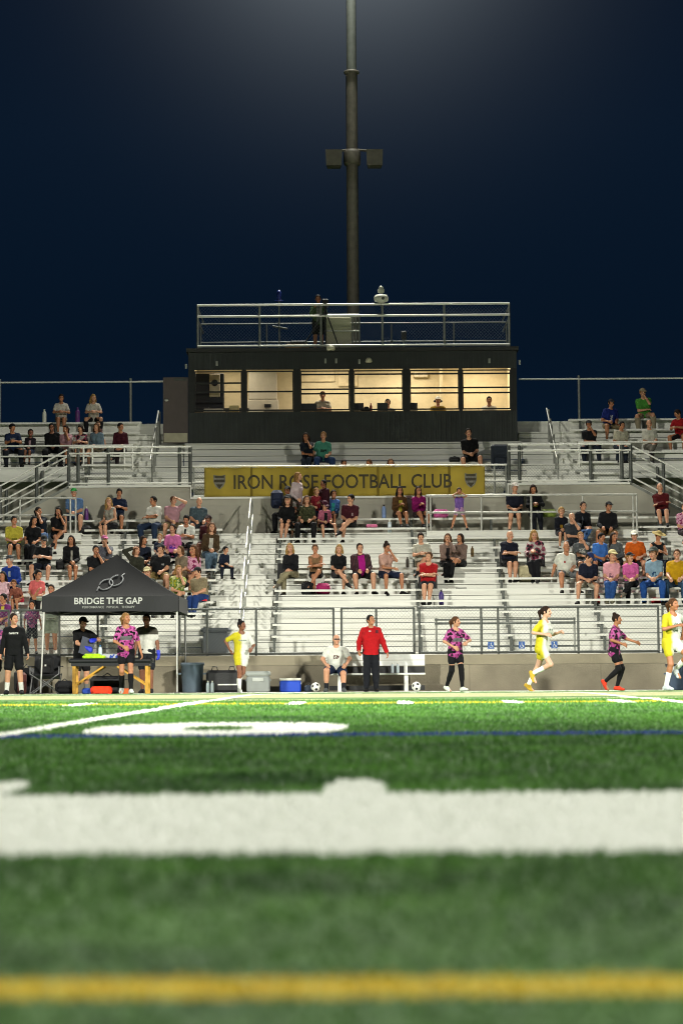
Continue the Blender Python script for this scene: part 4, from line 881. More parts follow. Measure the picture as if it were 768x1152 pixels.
# ------------------------------------------------------------------ canopy tent
TY = 54.0; TX0, TX1 = PX(48, TY, 680), PX(201, TY, 680); TW = TX1-TX0; tcx = (TX0+TX1)/2; e0, e1, ea = PZ(686.5, TY), PZ(669, TY), PZ(622, TY+1.5)
tent = thing('canopy_tent', 'black pop up canopy tent lettered BRIDGE THE GAP', 'tent', (tcx, TY, 0))
TBLK = mat('tent_cloth', '#121315', .9, spec=.12, var=.12, scale=2, bump=.1, bscale=25); TD = 3.0
def canopy_z(x, y):
    q = max(abs(x)/(TW/2), abs(y-TD/2)/(TD/2)); a = min(abs(x)/(TW/2), abs(y-TD/2)/(TD/2))
    return e1+(ea-e1)*((1-q)**1.12)-.05*math.sin(math.pi*min(1, q))*(1-(a/max(q, 1e-3))**2)
n = 20; V = []; Fq = []
for side in range(4):   # four slopes meeting on the hip seams
    o = len(V); c, s_ = [(1, 0), (0, 1), (-1, 0), (0, -1)][side]
    for j in range(n+1):
        q = 1-j/n*.998
        for i in range(n+1):
            a, b = (-1+2*i/n)*q, -q; x, y = (a*c-b*s_)*TW/2, (a*s_+b*c)*TD/2+TD/2; V.append((x, y, canopy_z(x, y)))
    for j in range(n):
        for i in range(n): Fq.append((o+j*(n+1)+i, o+j*(n+1)+i+1, o+(j+1)*(n+1)+i+1, o+(j+1)*(n+1)+i))
o = MB().add(V, Fq, False).build('canopy', TBLK, tent); sm = o.modifiers.new('thick', 'SOLIDIFY'); sm.thickness = .008
mb = MB(); VB = mat('tent_valance', '#15161a', .65, var=.12, scale=2)
def wv(x): return .012*math.sin(x*3.1)+.006*math.sin(x*9)
k = 24; Vv = []
for i in range(k+1): x = -TW/2+TW*i/k; Vv += [(x, -.012+wv(x)*1.5, e0+.012*math.sin(x*4.1)), (x, -.012, e1+.0)]
mb.add(Vv, [(2*i, 2*i+2, 2*i+3, 2*i+1) for i in range(k)]); o = mb.build('valance', VB, tent); o.modifiers.new('thick', 'SOLIDIFY').thickness = .006
mb = MB(); mb.box(TW/2+.004, TW/2+.012, 0, TD, e0, e1); mb.box(-TW/2-.012, -TW/2-.004, 0, TD, e0, e1); mb.box(-TW/2, TW/2, TD+.004, TD+.012, e0, e1); mb.build('side_valance', VB, tent)
PRT = mat('tent_print', '#a9aaa7', .7, var=.06)
def valance_text(body, px0, px1, py0, py1, bold, name, m):
    x0 = PX(px0, TY, 676)-tcx; x1 = PX(px1, TY, 676)-tcx; z0 = PZ(py1, TY, 384); z1 = PZ(py0, TY, 384); Vt, Ft = text_mesh(body, x1-x0, z1-z0, bold)
    MB().add([(x+x0, -.026+wv(x+x0)*1.5*(1-(z+z0-e0)/(e1-e0)), z+z0) for x, y, z in Vt], Ft).build(name, m, tent)
valance_text('BRIDGE THE GAP', 84, 160.5, 670.5, 678, .02, 'lettering', PRT); [valance_text(w_, a_, b_2, 680, 682.6, .01, 'lettering', mat('tent_print_grey', '#8a8b88', .7, var=.06)) for w_, a_, b_2 in (('PERFORMANCE', 93, 117.5), ('PHYSICAL', 120.5, 134), ('THERAPY', 137, 152))]
# interlocked loop emblem on the front slope
def slope_pt(px, py):
    lo, hi = 0., TD/2   # walk down the sight line to the front slope
    for _ in range(40):
        y = (lo+hi)/2; p = P(px, py, TY+y)
        if p.z < canopy_z(p.x-tcx, y)-.0: hi = y
        else: lo = y
    p = P(px, py, TY+lo); return (p.x-tcx, lo-.012, p.z+.008)
def ring(cx, cy, a, b, th, t0, t1, n=18):
    c, s_ = math.cos(th), math.sin(th); return [(cx+a*math.cos(t)*c-b*math.sin(t)*s_, cy+a*math.cos(t)*s_+b*math.sin(t)*c) for t in np.linspace(t0, t1, n)]
th = R(-24); EM = mat('tent_emblem', '#5f6164', .7, var=.05)
mb = MB(); mb.path([slope_pt(*q) for q in ring(119.5, 658, 8.2, 5.2, th, -2.6, 3.3)]+[slope_pt(*q) for q in ((109.3, 665),)], .017, 5); mb.path([slope_pt(*q) for q in ((140.5, 645.5),)]+[slope_pt(*q) for q in ring(131, 653.5, 8.2, 5.2, th, -.45, 5.3)], .017, 5)
mb.build('emblem', EM, tent)
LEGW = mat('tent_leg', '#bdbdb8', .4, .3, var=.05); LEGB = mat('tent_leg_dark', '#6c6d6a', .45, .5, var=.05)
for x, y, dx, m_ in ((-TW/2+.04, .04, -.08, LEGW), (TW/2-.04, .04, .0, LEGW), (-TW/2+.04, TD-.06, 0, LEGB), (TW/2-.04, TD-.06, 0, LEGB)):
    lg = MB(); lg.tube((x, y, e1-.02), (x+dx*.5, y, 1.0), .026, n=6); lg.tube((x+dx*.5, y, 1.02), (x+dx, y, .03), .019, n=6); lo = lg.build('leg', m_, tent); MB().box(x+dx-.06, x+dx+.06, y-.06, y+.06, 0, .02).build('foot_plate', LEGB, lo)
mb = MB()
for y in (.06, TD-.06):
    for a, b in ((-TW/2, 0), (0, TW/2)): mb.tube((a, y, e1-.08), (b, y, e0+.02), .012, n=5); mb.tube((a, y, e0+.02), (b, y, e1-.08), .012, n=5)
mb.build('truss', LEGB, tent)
# ------------------------------------------------------------------ things along the touchline
TRASH = mat('bin_plastic', '#4a5763', .6, var=.1); 
def barrel(px, Y, w, h, label, m=TRASH, liner=True):
    t = thing('trash_barrel', label, 'trash bin', (PX(px, Y, 765), Y, .002), 'round trash barrels'); r = w/2
    MB().lathe([(r*.84, 0), (r*.86, .03), (r*.97, h*.9), (r*1.05, h*.91), (r*1.05, h), (r*.96, h), (r*.8, h*.25)], n=24).build('drum', m, t)
    if liner: MB().lathe([(r*1.06, h*.93), (r*1.075, h*1.0), (r*1.0, h*1.015), (r*.95, h*.97)], n=24).build('liner', BLK, t)
    for sg in (-1, 1): MB().box(sg*r*1.0-.05, sg*r*1.0+.05, -.06, .06, h*.6, h*.66).build('grip', m, t)
barrel(216.5, 56.6, .54, .70, 'grey blue trash barrel beside the right front tent leg', liner=False); barrel(766, 54.5, .68, .58, 'dark blue barrel with black rim at the right edge behind the yellow player', mat('bin_blue', '#2b3a4e', .6, var=.1))
x = PX(251.5, 56.5, 765); t = thing('equipment_case', 'long black soft equipment bag with white print left of the grey cooler', 'bag', (x, 56.5, 0)); CASE = mat('black_nylon', '#141518', .6, var=.2, bump=.3, bscale=40)
MB().rbox(-.40, .40, -.2, .2, 0, .52, .06).build('body', CASE, t); MB().box(-.12, .36, -.207, -.2005, .17, .2).build('print', mat('case_print', '#c5c6c2', .6), t)
for sg in (-.2, .2): MB().path([(sg-.07, -.1, .51), (sg-.05, -.1, .6), (sg+.05, -.1, .6), (sg+.07, -.1, .51)], .012, 6).build('handle', CASE, t)
t = thing('cooler', 'large grey hard cooler behind the first running player', 'cooler', (PX(290.5, 56.6, 765), 56.6, 0)); GC = mat('cooler_grey', '#7d8280', .5, var=.05); MB().rbox(-.27, .27, -.2, .2, 0, .38, .03).build('body', GC, t); MB().rbox(-.29, .29, -.22, .22, .385, .49, .03).build('lid', mat('cooler_lid', '#8b908d', .5, var=.05), t); MB().rbox(-.13, .13, -.222, -.202, .25, .34, .006).build('label_plate', mat('cooler_plate', '#a4a8a4', .5), t)
for sg in (-1, 1): MB().box(sg*.285-.015, sg*.285+.015, -.1, .1, .26, .3).build('handle', GC, t)
t = thing('cooler', 'small bright blue cooler with a white lid by the wall', 'cooler', (PX(326.5, 56.6, 765), 56.6, 0)); MB().rbox(-.245, .245, -.17, .17, 0, .27, .025).build('body', mat('cooler_blue', '#123fae', .45, var=.05), t); MB().rbox(-.255, .255, -.18, .18, .272, .325, .02).build('lid', WPL, t)
for k in (-1, 1): MB().box(k*.252-.012, k*.252+.012, -.06, .06, .18, .22).build('handle', WPL, t)
# bin and bench seen through the fence
t = thing('storage_bin', 'dark grey lidded storage bin on the walkway behind the fence', 'bin', (PX(243, 58.0, 725), 58.0, LZ(0)-.43)); GB = mat('bin_grey', '#3d4248', .6, var=.1); MB().rbox(-.3, .3, -.25, .25, 0, .5, .03).build('body', GB, t); MB().rbox(-.36, .36, -.29, .29, .505, .6, .04).build('lid', GB, t)
CLR = mat('clear_plastic', '#b9c6cc', .2, var=.05); LBL = mat('bottle_label', '#3b6a9a', .5)
def bottle(x, y, z, label, m=CLR, capm=WPL, s=1., grp='water bottles'):
    t = thing('water_bottle', label, 'bottle', (x, y, z), grp); MB().lathe([(.033*s, 0), (.036*s, .01), (.036*s, .15*s), (.03*s, .185*s), (.014*s, .205*s)], n=12).build('body', m, t); MB().lathe([(.016*s, .206*s), (.016*s, .235*s)], n=10).build('cap', capm, t)
bottle(PX(234, 56.1, 770), 56.1, .004, 'clear water bottle on the ground in front of the black bag, left one', s=1.15); bottle(PX(239, 56.15, 770), 56.15, .004, 'clear water bottle on the ground in front of the black bag, right one', s=1.15)
def ball(px, Y, label):
    t = thing('soccer_ball', label, 'ball', (PX(px, Y, 773), Y, .112+groundz(Y)), 'soccer balls'); me = MB().ball((0, 0, 0), .11, 10)
    m = mat('ball_white', '#d4d4cd', .4, var=.05); MB.build(me, 'cover', m, t)
    ph = (1+5**.5)/2; k = [(0, a, b*ph) for a in (-1, 1) for b in (-1, 1)]; dirs = [Vector(q).normalized() for (a, b, c) in k for q in ((a, b, c), (c, a, b), (b, c, a))]
    pm = MB()
    for d in dirs:
        a = d.orthogonal().normalized(); c = d.cross(a); Vp = [(d+(a*math.cos(2*math.pi*i/5)+c*math.sin(2*math.pi*i/5))*.34).normalized()*.112 for i in range(5)]+[d*.1125]; pm.add(Vp, [(i, (i+1) % 5, 5) for i in range(5)])
    pm.build('panel', BLK, t).rotation_euler = (.5, .3, px)
ball(355, 56.2, 'white and black soccer ball beside the seated man\'s shoes'); ball(468, 55.6, 'white and black soccer ball under the right end of the team bench')
t = thing('sports_bag', 'small dark bag on the ground left of the seated man and the ball', 'bag', (PX(347, 56.4, 773), 56.4, 0)); MB().rbox(-.1, .1, -.12, .12, 0, .16, .04).build('body', mat('bag_navy', '#1d2a3c', .7), t); MB().path([(-.06, 0, .15), (0, 0, .22), (.06, 0, .15)], .01, 5).build('handle', BLK, t)
# team bench
Y = 56.35; x0, x1 = PX(365, Y, 750), PX(478, Y, 750); t = thing('team_bench', 'long white aluminium team bench with backrest in front of the wall', 'bench', ((x0+x1)/2, Y, 0)); w = (x1-x0)/2; BW = mat('bench_white', '#d2d3cf', .4, .2, var=.05)
mb = MB(); mb.rbox(-w, w, -.12, .16, .385, .43, .01); mb.build('seat', BW, t)
mb = MB(); mb.box(-w+.02, w, .24, .262, .60, .725); mb.box(-w+.02, w, .242, .264, .735, .865); mb.build('backrest', BW, t)
for q in (-w+.35, .62*w): lg = MB(); lg.box(q-.045, q+.045, -.06, .0, 0, .384); lg.box(q-.04, q+.04, .265, .3, 0, .85); lg.box(q-.04, q+.04, .0, .265, .33, .38); lg.build('leg', BW, t)
mb = MB(); mb.box(-w+.1, w, .27, .3, .03, .14); mb.box(-w+.1, w, .268, .298, .40, .58); mb.build('dark_strip', BLK, t)  # black strips filling the dark gaps behind the seat and near the ground
for px, s_ in ((441, 'left'), (447, 'right')): bottle(PX(px, Y+.1, 750), Y+.02, .431, 'clear bottle standing on the team bench, %s one of the pair' % s_)
# camp chair, backpack, bags by the tent
x = PX(52, 55.6, 765); t = thing('camp_chair', 'folded out black camp chair behind the left tent leg', 'chair', (x, 55.6, 0)); CH = mat('chair_cloth', '#1a1b1f', .8, var=.15); FR = mat('chair_frame', '#7a7b7c', .4, .5)
MB().profile([(-.25, .42), (.2, .34), (.2, .37), (-.25, .45)], -.3, .3).build('seat', CH, t); MB().profile([(.2, .36), (.34, .88), (.37, .88), (.23, .36)], -.3, .3).build('backrest', CH, t)
mb = MB()
for yy in (-.27, .25):
    mb.tube((-.33, yy, .01), (.33, yy, .46), .013, n=6); mb.tube((.33, yy, .01), (-.33, yy, .46), .013, n=6)
for xx in (-.33, .33): mb.tube((xx, -.27, .01), (xx, .25, .46), .013, n=6); mb.tube((xx, -.27, .46), (xx, -.27, .62), .013, n=6)
mb.build('frame', FR, t)
for sg in (-1, 1): MB().box(sg*.33-.04, sg*.33+.04, -.28, .25, .62, .64).build('armrest', CH, t)
def pack(label, loc, w, d, h, hexc, cat='bag', name='backpack', strap=True):
    t = thing(name, label, cat, loc); m = mat('bag_cloth', hexc, .8, var=.2, scale=12, bump=.3, bscale=30)
    MB().rbox(-w/2, w/2, -d/2, d/2, 0, h, min(w, d, h)*.28).build('body', m, t); MB().rbox(-w*.36, w*.36, -d/2-.05, -d/2-.002, h*.1, h*.5, min(w, h)*.1).build('pocket', m, t)
    if strap: MB().path([(-w*.15, 0, h*.97), (0, 0, h*1.14), (w*.15, 0, h*.97)], .012, 6).build('strap', BLK, t)
    return t
t = pack('black backpack with a white tag sitting on the camp chair', (x+.02, 55.52, .43), .34, .24, .44, '#16171a'); MB().box(-.02, .02, -.185, -.172, .2, .24).build('tag', WHITE, t)
pack('black bag slumped on the ground right of the camp chair', (PX(73, 55.4, 770), 55.4, 0), .42, .3, .3, '#15161a', name='duffel_bag'); pack('big black kit bag behind the man in black by the tent', (PX(30, 56.3, 765), 56.3, 0), .55, .4, .6, '#17171b', name='duffel_bag'); pack('small dark red topped bag left of the white tent leg', (PX(25.5, 56.0, 765), 55.95, .0), .2, .2, .5, '#4a1f1c', name='duffel_bag')
# treatment table
Y = 53.2; x0, x1 = PX(79, Y, 745), PX(172.5, Y, 745); w = (x1-x0)/2; tz = PZ(744, Y)
t = thing('treatment_table', 'black padded treatment table on yellow wooden legs under the tent', 'table', ((x0+x1)/2, Y, 0)); YW = mat('yellow_wood', '#b98a2c', .5, var=.15, scale=14); PAD = mat('black_vinyl', '#16171b', .4, var=.1)
MB().rbox(-w, w, -.33, .33, tz, tz+.1, .03).build('padded_top', PAD, t)
mb = MB(); mb.box(-w+.06, w-.06, -.3, .3, tz-.07, tz-.003); mb.build('apron', PAD, t)
for sx in (-1, 1):
    for yy in (-.27, .27): q = MB(); a = sx*(w-.12); q.box(a-.035, a+.035, yy-.02, yy+.02, 0, tz-.071); q.build('leg', YW, t)
    MB().box(min(sx*(w-.155), sx*(w-.2)), max(sx*(w-.155), sx*(w-.2)), -.24, .24, .2, .26).build('cross_bar', YW, t)
for sx in (-1, 1):
    for yy in (-.3, .22): MB().tube((sx*(w-.14), yy, .2), (sx*.15, yy, tz-.08), .026, n=4).build('brace', YW, t)
MB().box(-w+.3, w-.5, -.2, .2, .3, .32).build('shelf', PAD, t)
simple('folded_bib', 'neon green bib lying folded on the treatment table', 'bib', MB().rbox(-.25, .25, -.14, .14, 0, .06, .025).rbox(-.2, .14, -.1, .12, .061, .1, .018), mat('neon_cloth', '#a5d41c', .8, var=.2, scale=12), (PX(106.5, Y, 741), Y-.1, tz+.101))
bottle(PX(112.5, Y, 735), Y+.1, tz+.101, 'clear blue capped water bottle on the treatment table', capm=LBL, s=1.25)
simple('tissue_pack', 'white and blue wipe pack on the treatment table', 'pack', MB().rbox(-.18, .18, -.08, .08, 0, .09, .02), mat_pattern('pack_print', ('#c9ccd2', '#c9ccd2', '#2f4fb0'), 'noise', 8), (PX(123, Y, 741), Y+.12, tz+.101))
pack('bright orange red bag on the ground under the treatment table', (PX(114.5, Y-.1, 774), Y-.12, .0), .46, .3, .17, '#e0350f', name='duffel_bag', strap=False); pack('blue cloth bag on the ground left of the orange bag', (PX(99, Y, 774), Y+.1, 0), .26, .3, .13, '#1c3f95', name='duffel_bag', strap=False); pack('large black bag behind the player under the treatment table', (PX(121, Y+.4, 768), Y+.42, 0), .75, .3, .4, '#131417', name='duffel_bag')
simple('shoe_box', 'small orange box on the ground between the player\'s legs', 'box', MB().rbox(-.1, .1, -.1, .1, 0, .12, .01), mat('orange_card', '#c2511a', .7), (PX(139.5, Y-.2, 774), Y-.1, 0))
# ------------------------------------------------------------------ belongings among the benches
def on_seat(px, row, off=.1): 
    j = int(row[1:]); Yy, z = (LY(j), LZ(j)) if row[0] == 'L' else (UY(j), UZ(j)); return (PX(px, Yy, 600), Yy+off, z+.001)
def on_floor(px, row, off=-.2):
    j = int(row[1:]); Yy, z = (LY(j), LZ(j)) if row[0] == 'L' else (UY(j), UZ(j)); return (PX(px, Yy, 600), Yy+off, z-.429)
pack('magenta bag on the footboard beside the crossed legged woman', on_floor(363, 'L5'), .36, .25, .3, '#8e1050', name='tote_bag'); pack('beige canvas tote bag between the bald man and blonde woman', on_floor(590, 'L6'), .38, .18, .45, '#a1997a', name='tote_bag')
pack('yellow green patterned bag beside the dark haired person behind the right rail', on_seat(617, 'L11'), .42, .3, .22, mat and '#5f6f25', name='duffel_bag', strap=False); pack('pink jacket bundle on the bench left of the standing girl', on_seat(496, 'L11'), .4, .2, .24, '#a8477e', name='jacket_bundle', cat='jacket', strap=False)
pack('pink towel on the bench right of the man in the maroon tee', on_seat(418, 'L10'), .3, .2, .09, '#b35a7e', name='towel', cat='towel', strap=False); pack('black cap and bag on the bench left of the black clad man', on_seat(512, 'U1'), .32, .2, .15, '#0f1012', name='backpack')
pack('black backpack on the bench behind the reclining woman in tan', on_floor(345, 'L5', .05), .3, .22, .35, '#16161a'); pack('black bag on the footboard below the blue shirted man in the green cap', on_floor(97, 'L11'), .34, .25, .26, '#17171a'); pack('black shoulder bag on the bench left of the long haired woman in a black jacket', on_seat(68, 'L6'), .24, .18, .26, '#121214')
pack('navy square bag hanging at the rail right of the black clad man', (PX(562, 69.1, 508), 69.1, UZ(0)+.1), .52, .2, .72, '#101a28', name='banner_box', cat='box', strap=False)
pack('red bag under the bench of the boy in jeans', on_floor(737, 'L4', -.1), .3, .2, .16, '#9c1220', strap=False, name='tote_bag'); pack('magenta cushion under the khaki shirted man', on_seat(224, 'L3', .05), .4, .3, .05, '#b5202f', name='seat_cushion', cat='cushion', strap=False)
bottle(*on_seat(49.5, 'U5'), 'white tumbler on the top row left of the seated women', WPL, WPL, 1.7, 'drinks among the benches'); bottle(*on_seat(87, 'U5'), 'purple drink bottle on the top row between the two women', mat('purple_plastic', '#5d2f70', .4), mat('purple_plastic', '#5d2f70', .4), 1.9, 'drinks among the benches')
bottle(*on_seat(97, 'L11'), 'purple bottle on the bench right of the man in the green cap', mat('purple_plastic', '#5d2f70', .4), WPL, 1.6, 'drinks among the benches'); bottle(*on_seat(432, 'L11'), 'pale blue bottle on the bench left of the woman in brown', mat('blue_plastic', '#6f86b0', .4), BLK, 1.6, 'drinks among the benches'); bottle(*on_floor(438, 'L11', -.3), 'clear bottle at the feet of the woman in brown', s=1.5, grp='drinks among the benches')
bottle(*on_floor(495, 'L4'), 'purple bottle on the footboard right of the man in the red polo', mat('purple_dark', '#33206a', .4), BLK, 1.7, 'drinks among the benches'); bottle(*on_floor(622, 'L6'), 'tall grey flask on the footboard right of the blonde woman', mat('flask_grey', '#5d5a52', .4), BLK, 1.9, 'drinks among the benches'); bottle(*on_floor(671, 'L4'), 'red drink can by the feet of the man in the blue cap', mat('red_bottle', '#8a1a16', .4), mat('red_bottle', '#8a1a16', .4), 1.1, 'drinks among the benches')
bottle(*on_seat(458, 'L6'), 'dark cup on the bench left of the man in the white tee', mat('cup_dark', '#3a352f', .6), mat('cup_dark', '#3a352f', .6), 1.2, 'drinks among the benches'); bottle(*on_seat(531, 'L7'), 'small brown cup alone on an empty bench right of the embracing pair', mat('cup_brown', '#6a5530', .6), mat('cup_brown', '#6a5530', .6), 1.2, 'drinks among the benches')
for px, row, who in ((572.5, 'L6', 'bald man with folded arms'), (481, 'L4', 'man in the red polo'), (322, 'L5', 'blonde woman in khaki trousers'), (603, 'L6', 'blonde woman in the floral jacket')):
    x, y, z = on_seat(px, row, 0); t = thing('stadium_seat', 'black clip on stadium seat behind the '+who, 'seat', (x, y, z), 'stadium seats clipped to the benches')
    MB().rbox(-.23, .23, .0, .32, .0, .02, .006).build('cushion', BLK, t); MB().profile([(.3, .03), (.36, .42), (.4, .42), (.34, .03)], -.24, .24).build('backrest', BLK, t)
simple('phone', 'black phone lying on the empty bench below the red polo man', 'phone', MB().rbox(-.14, .14, -.06, .06, 0, .025, .008), BLK, on_seat(518, 'L4'))
# ------------------------------------------------------------------ spectators
PINKT = mat_pattern('tie_dye_cloth', ('#6a2a52', '#a54a80', '#5a3a6a', '#c58aa8'), 'noise', 9); PLAID = mat_pattern('plaid_cloth', ('#2a1f24', '#3a2c30', '#5a3038'), 'wavex', 9); CAMO = mat_pattern('camouflage_cloth', ('#252a1c', '#3c4028', '#55543a'), 'noise', 11)
FLOR = mat_pattern('yellow_floral_cloth', ('#1c1f1c', '#a3a024', '#5a7a3a', '#c9c78a'), 'voronoi', 13); PINKF = mat_pattern('pink_floral_cloth', ('#b9507f', '#dba0b8', '#8a2a5a'), 'voronoi', 15); STRP = mat_pattern('striped_cloth', ('#8f9f8c', '#5a3a34', '#a9b5a2'), 'stripe', 2.6); PSTR = mat_pattern('pink_check_cloth', ('#b98a94', '#c9a3aa', '#a8737f'), 'wavex', 12); BFLOR = mat_pattern('black_floral_cloth', ('#0f0f12', '#17171b', '#8a3a52', '#b8b2ac'), 'voronoi', 10)
LOGOW = lambda c, w='#b9b9b4': add_print(cloth(c), 'logo_tee', w, -.08, .08, .34, .46, rag=30)
def S(px, row, label, b='M', s=1., lean=.1, legs='std', arms='lap', hy=0., hp=0., yaw=0., dy=0., **k):
    j = int(row[1:]); Y, z = (LY(j), LZ(j)) if row[0] == 'L' else (UY(j), UZ(j))
    hq = round((hy+random.gauss(0, .3))/.35)*.35
    if arms == 'lap' and legs != 'cross': arms = random.choices(['lap', 'thighs', 'phone', 'chin'] if b != 'C' else ['lap', 'thighs'], [5, 3, 2, 1] if b != 'C' else [2, 1])[0]
    if legs == 'std': legs = random.choice(['std', 'close', 'cross', 'out'] if b == 'F' else ['std', 'std', 'wide', 'out'])
    if lean == .1: lean = random.choice([.02, .1, .22, .38])
    if arms == 'phone' and not hp: hp = .35
    return person(label, (PX(px, Y, 765-2720*(z-CAM_H)/Y), Y+.02+dy, z-.004), ('s', b, lean, legs, arms, hq, hp), lambda: seated(b, lean, legs, arms, hq, hp), rx=random.uniform(-.05, .03), ry=random.uniform(-.09, .09), yaw=yaw+random.gauss(0, .22), s=s*random.uniform(.98, 1.02), **k)
F = dict(b='F'); T = dict(bot='trousers')
# upper left
S(69, 'U5', 'woman in a white tee leaning on her knees on the top left row', 'F', 1, .5, 'std', 'knees', hc='dark', hair='pony', tc='#b9b2a8', bc='#8a7a62', sk='tan')
S(105.5, 'U5', 'blonde woman in a white tee and black trousers on the top left row', 'F', 1, .5, 'wide', 'knees', hc='blonde', hair='long', tc='#b5afa4', bc='#15161a', **T)
S(15.5, 'U2', 'man in a dark blue tee with pale emblem, far left of the upper rows', 'M', 1, .3, 'wide', 'lap', .6, tc=LOGOW('#1d2c4c', '#77777c'), bc='#20242e', sk='tan', hc='black', **T)
S(33, 'U2', 'child in a dark open hoodie and shorts beside the man in dark blue', 'C', .8, .2, 'std', 'lap', tc=add_print(cloth('#241d26'), 'open_hoodie', '#a58a90', -.03, .05, .1, .5), sk='brown', hc='black', top='long', bc='#31415a')
S(60, 'U2', 'person all in black long sleeves in the upper left rows', 'M', 1, .2, 'wide', 'lap', tc='#0e0f12', top='long', sk='brown', hc='black', bc='#17181b', **T)
S(74.5, 'U2', 'woman in a light patterned top right of the person in black, upper left', 'F', .95, .35, 'std', 'chin', tc=PSTR, sk='tan', hc='dark', hair='pony', bc='#8e8574')
S(91, 'U2', 'woman in a dark floral top holding a phone in the upper left rows', 'F', .95, .2, 'std', 'phone', tc=BFLOR, sk='light', hc='dark', hair='bob', bc='#6a5a4a')
S(108, 'U2', 'long haired woman in a pale denim jacket in the upper left rows', 'F', 1, .3, 'std', 'lap', tc='#6f8594', top='jacket', hc='brown', hair='long', bc='#847a6a')
S(112, 'U3', 'child peeking from behind the woman in the denim jacket', 'C', .68, .1, 'std', 'lap', tc='#6a4a4a', hc='brown', sk='light')
S(135.5, 'U2', 'person in a maroon top with legs crossed by the left upper aisle', 'F', 1, .3, 'cross', 'lap', .3, tc='#4c1626', top='long', sk='tan', hc='black', hair='short', bc='#2b2226', flip=False, **T)
# upper right
S(686, 'U4', 'man in a royal blue jersey with khaki shorts in the upper right rows', 'M', 1, .35, 'wide', 'lap', .2, tc=add_print(cloth('#162a78'), 'blue_jersey', '#b9b9c4', -.04, .04, .2, .4, rag=25), bc='#8c7d60', sk='tan', hc='dark', cap='cap', cc='#1b1d26')
S(725, 'U5', 'man in a bright green tee resting his chin on the top right row', 'M', 1.04, .45, 'wide', 'chin', .2, tc='#4f9a3c', bc='#9a8f76', hc='sand', hair='short', cap='cap', cc='#9a8a6a', **T)
S(765, 'U3', 'man in a red tee at the right edge of the upper rows', 'M', 1, .35, 'wide', 'phone', tc='#a8141c', bc='#2a2226', sk='tan')
S(664, 'U2', 'man in a black tee with his hand at his mouth by the right upper aisle', 'M', 1, .25, 'wide', 'chin', tc='#17181c', bc='#1f2838', hc='black', cap='cap', cc='#14151a', sk='tan', **T)
S(697, 'U2', 'man in a cream tee right of the black shirted man, upper right', 'M', .95, .3, 'std', 'lap', tc='#a9a491', bc='#2a3240', hc='black', sk='tan', **T)
S(732, 'U2', 'bald man in a white tee and grey trousers in the upper right rows', 'M', 1, .2, 'cross', 'lap', tc='#b5b2a6', bc='#6e6a60', hair='bald', sk='light', **T)
# in front of the press box
S(346, 'U1', 'dark haired woman in navy leaning on the man in the mint tee', 'F', 1, .15, 'std', 'lap', .3, .1, tc='#1a2230', hc='dark', hair='long', bc='#26303f', sk='tan', **T)
S(363.5, 'U1', 'man in a mint green tee with a dark print below the press box', 'M', 1.02, .15, 'wide', 'prop', -.2, tc=add_print(cloth('#4f9a85'), 'mint_tee', '#1e3a34', -.09, .09, .3, .38, rag=20), bc='#26406a', hair='short', hc='sand', **T)
S(386, 'U-1', 'small child with dark hair peeking over the banner rail, left of three', 'C', .8, .3, 'std', 'lap', tc='#6a2a30', hc='dark', sk='tan')
S(416, 'U-1', 'child with dark hair peeking over the banner rail, middle of three', 'C', .8, .3, 'std', 'lap', tc='#3a3d4a', hc='brown', sk='tan')
S(440, 'U-1', 'girl with long brown hair peeking over the banner rail, right of three', 'C', .83, .3, 'std', 'lap', tc='#5a4a52', hc='brown', hair='long')
S(530, 'U1', 'man in black tee and shorts alone below the press box', 'M', 1.08, .15, 'wide', 'lap', tc='#0f1013', bc='#101114', hc='black', sk='light')
# lower left block
S(84, 'L11', 'man in a green cap and light blue shirt behind the left rail', 'H', 1., .2, 'wide', 'lap', .2, tc='#5c7ca8', cap='cap', cc='#1c8a34', hc='grey', bc='#23283a')
S(123.5, 'L10', 'blonde woman in a grey top with hands between her knees', 'F', 1, .12, 'close', 'lap', tc='#9a958a', top='tank', bc='#15161a', hc='blonde', hair='long')
S(132, 'L11', 'man in a navy shirt behind the blonde woman in grey', 'M', .98, .1, 'std', 'lap', tc='#14233f', hc='black', sk='tan', bc='#1c2029')
S(172, 'L10', 'man in a white tee and jeans with folded arms left of the pink shirted man', 'M', 1, .02, 'wide', 'crossed', tc='#c2c0b6', bc='#22344f', hc='black', sk='tan', **T)
S(193.5, 'L10', 'man in a pink checked shirt shading his eyes with his hand', 'M', 1.02, .02, 'wide', 'brow', tc=PSTR, bc='#8b7a5a', hc='brown')
S(223, 'L10', 'balding man in a slate grey shirt beside the pink shirted man', 'H', .95, .1, 'wide', 'lap', tc='#4a5a62', hair='bald', bc='#3a3f4a')
S(16, 'L8', 'man in a yellow tee and black shorts at the left behind the blue jacket man', 'M', 1, .2, 'std', 'lap', .2, tc=add_print(cloth('#b3a83a'), 'yellow_tee', '#6a6424', -.08, .08, .25, .3, rag=35), sk='tan', hc='black', bc='#16171a')
S(35.5, 'L8', 'woman with long black hair in a black top beside the yellow tee man', 'F', 1, .12, 'std', 'lap', .2, tc='#101115', hc='black', hair='long', bc='#14151a', sk='tan', **T)
S(45.5, 'L9', 'woman in a navy tee and pale jeans behind the long haired woman in black', 'F', 1, .2, 'std', 'lap', .3, tc='#17202c', hc='black', hair='pony', bc='#6a86b4', sk='tan', **T)
S(65, 'L9', 'woman in a black dress with bare crossed legs touching her face', 'F', 1, .2, 'cross', 'chin', tc='#0e0f12', bot='short', bc='#0e0f12', hc='black', hair='long', sk='tan')
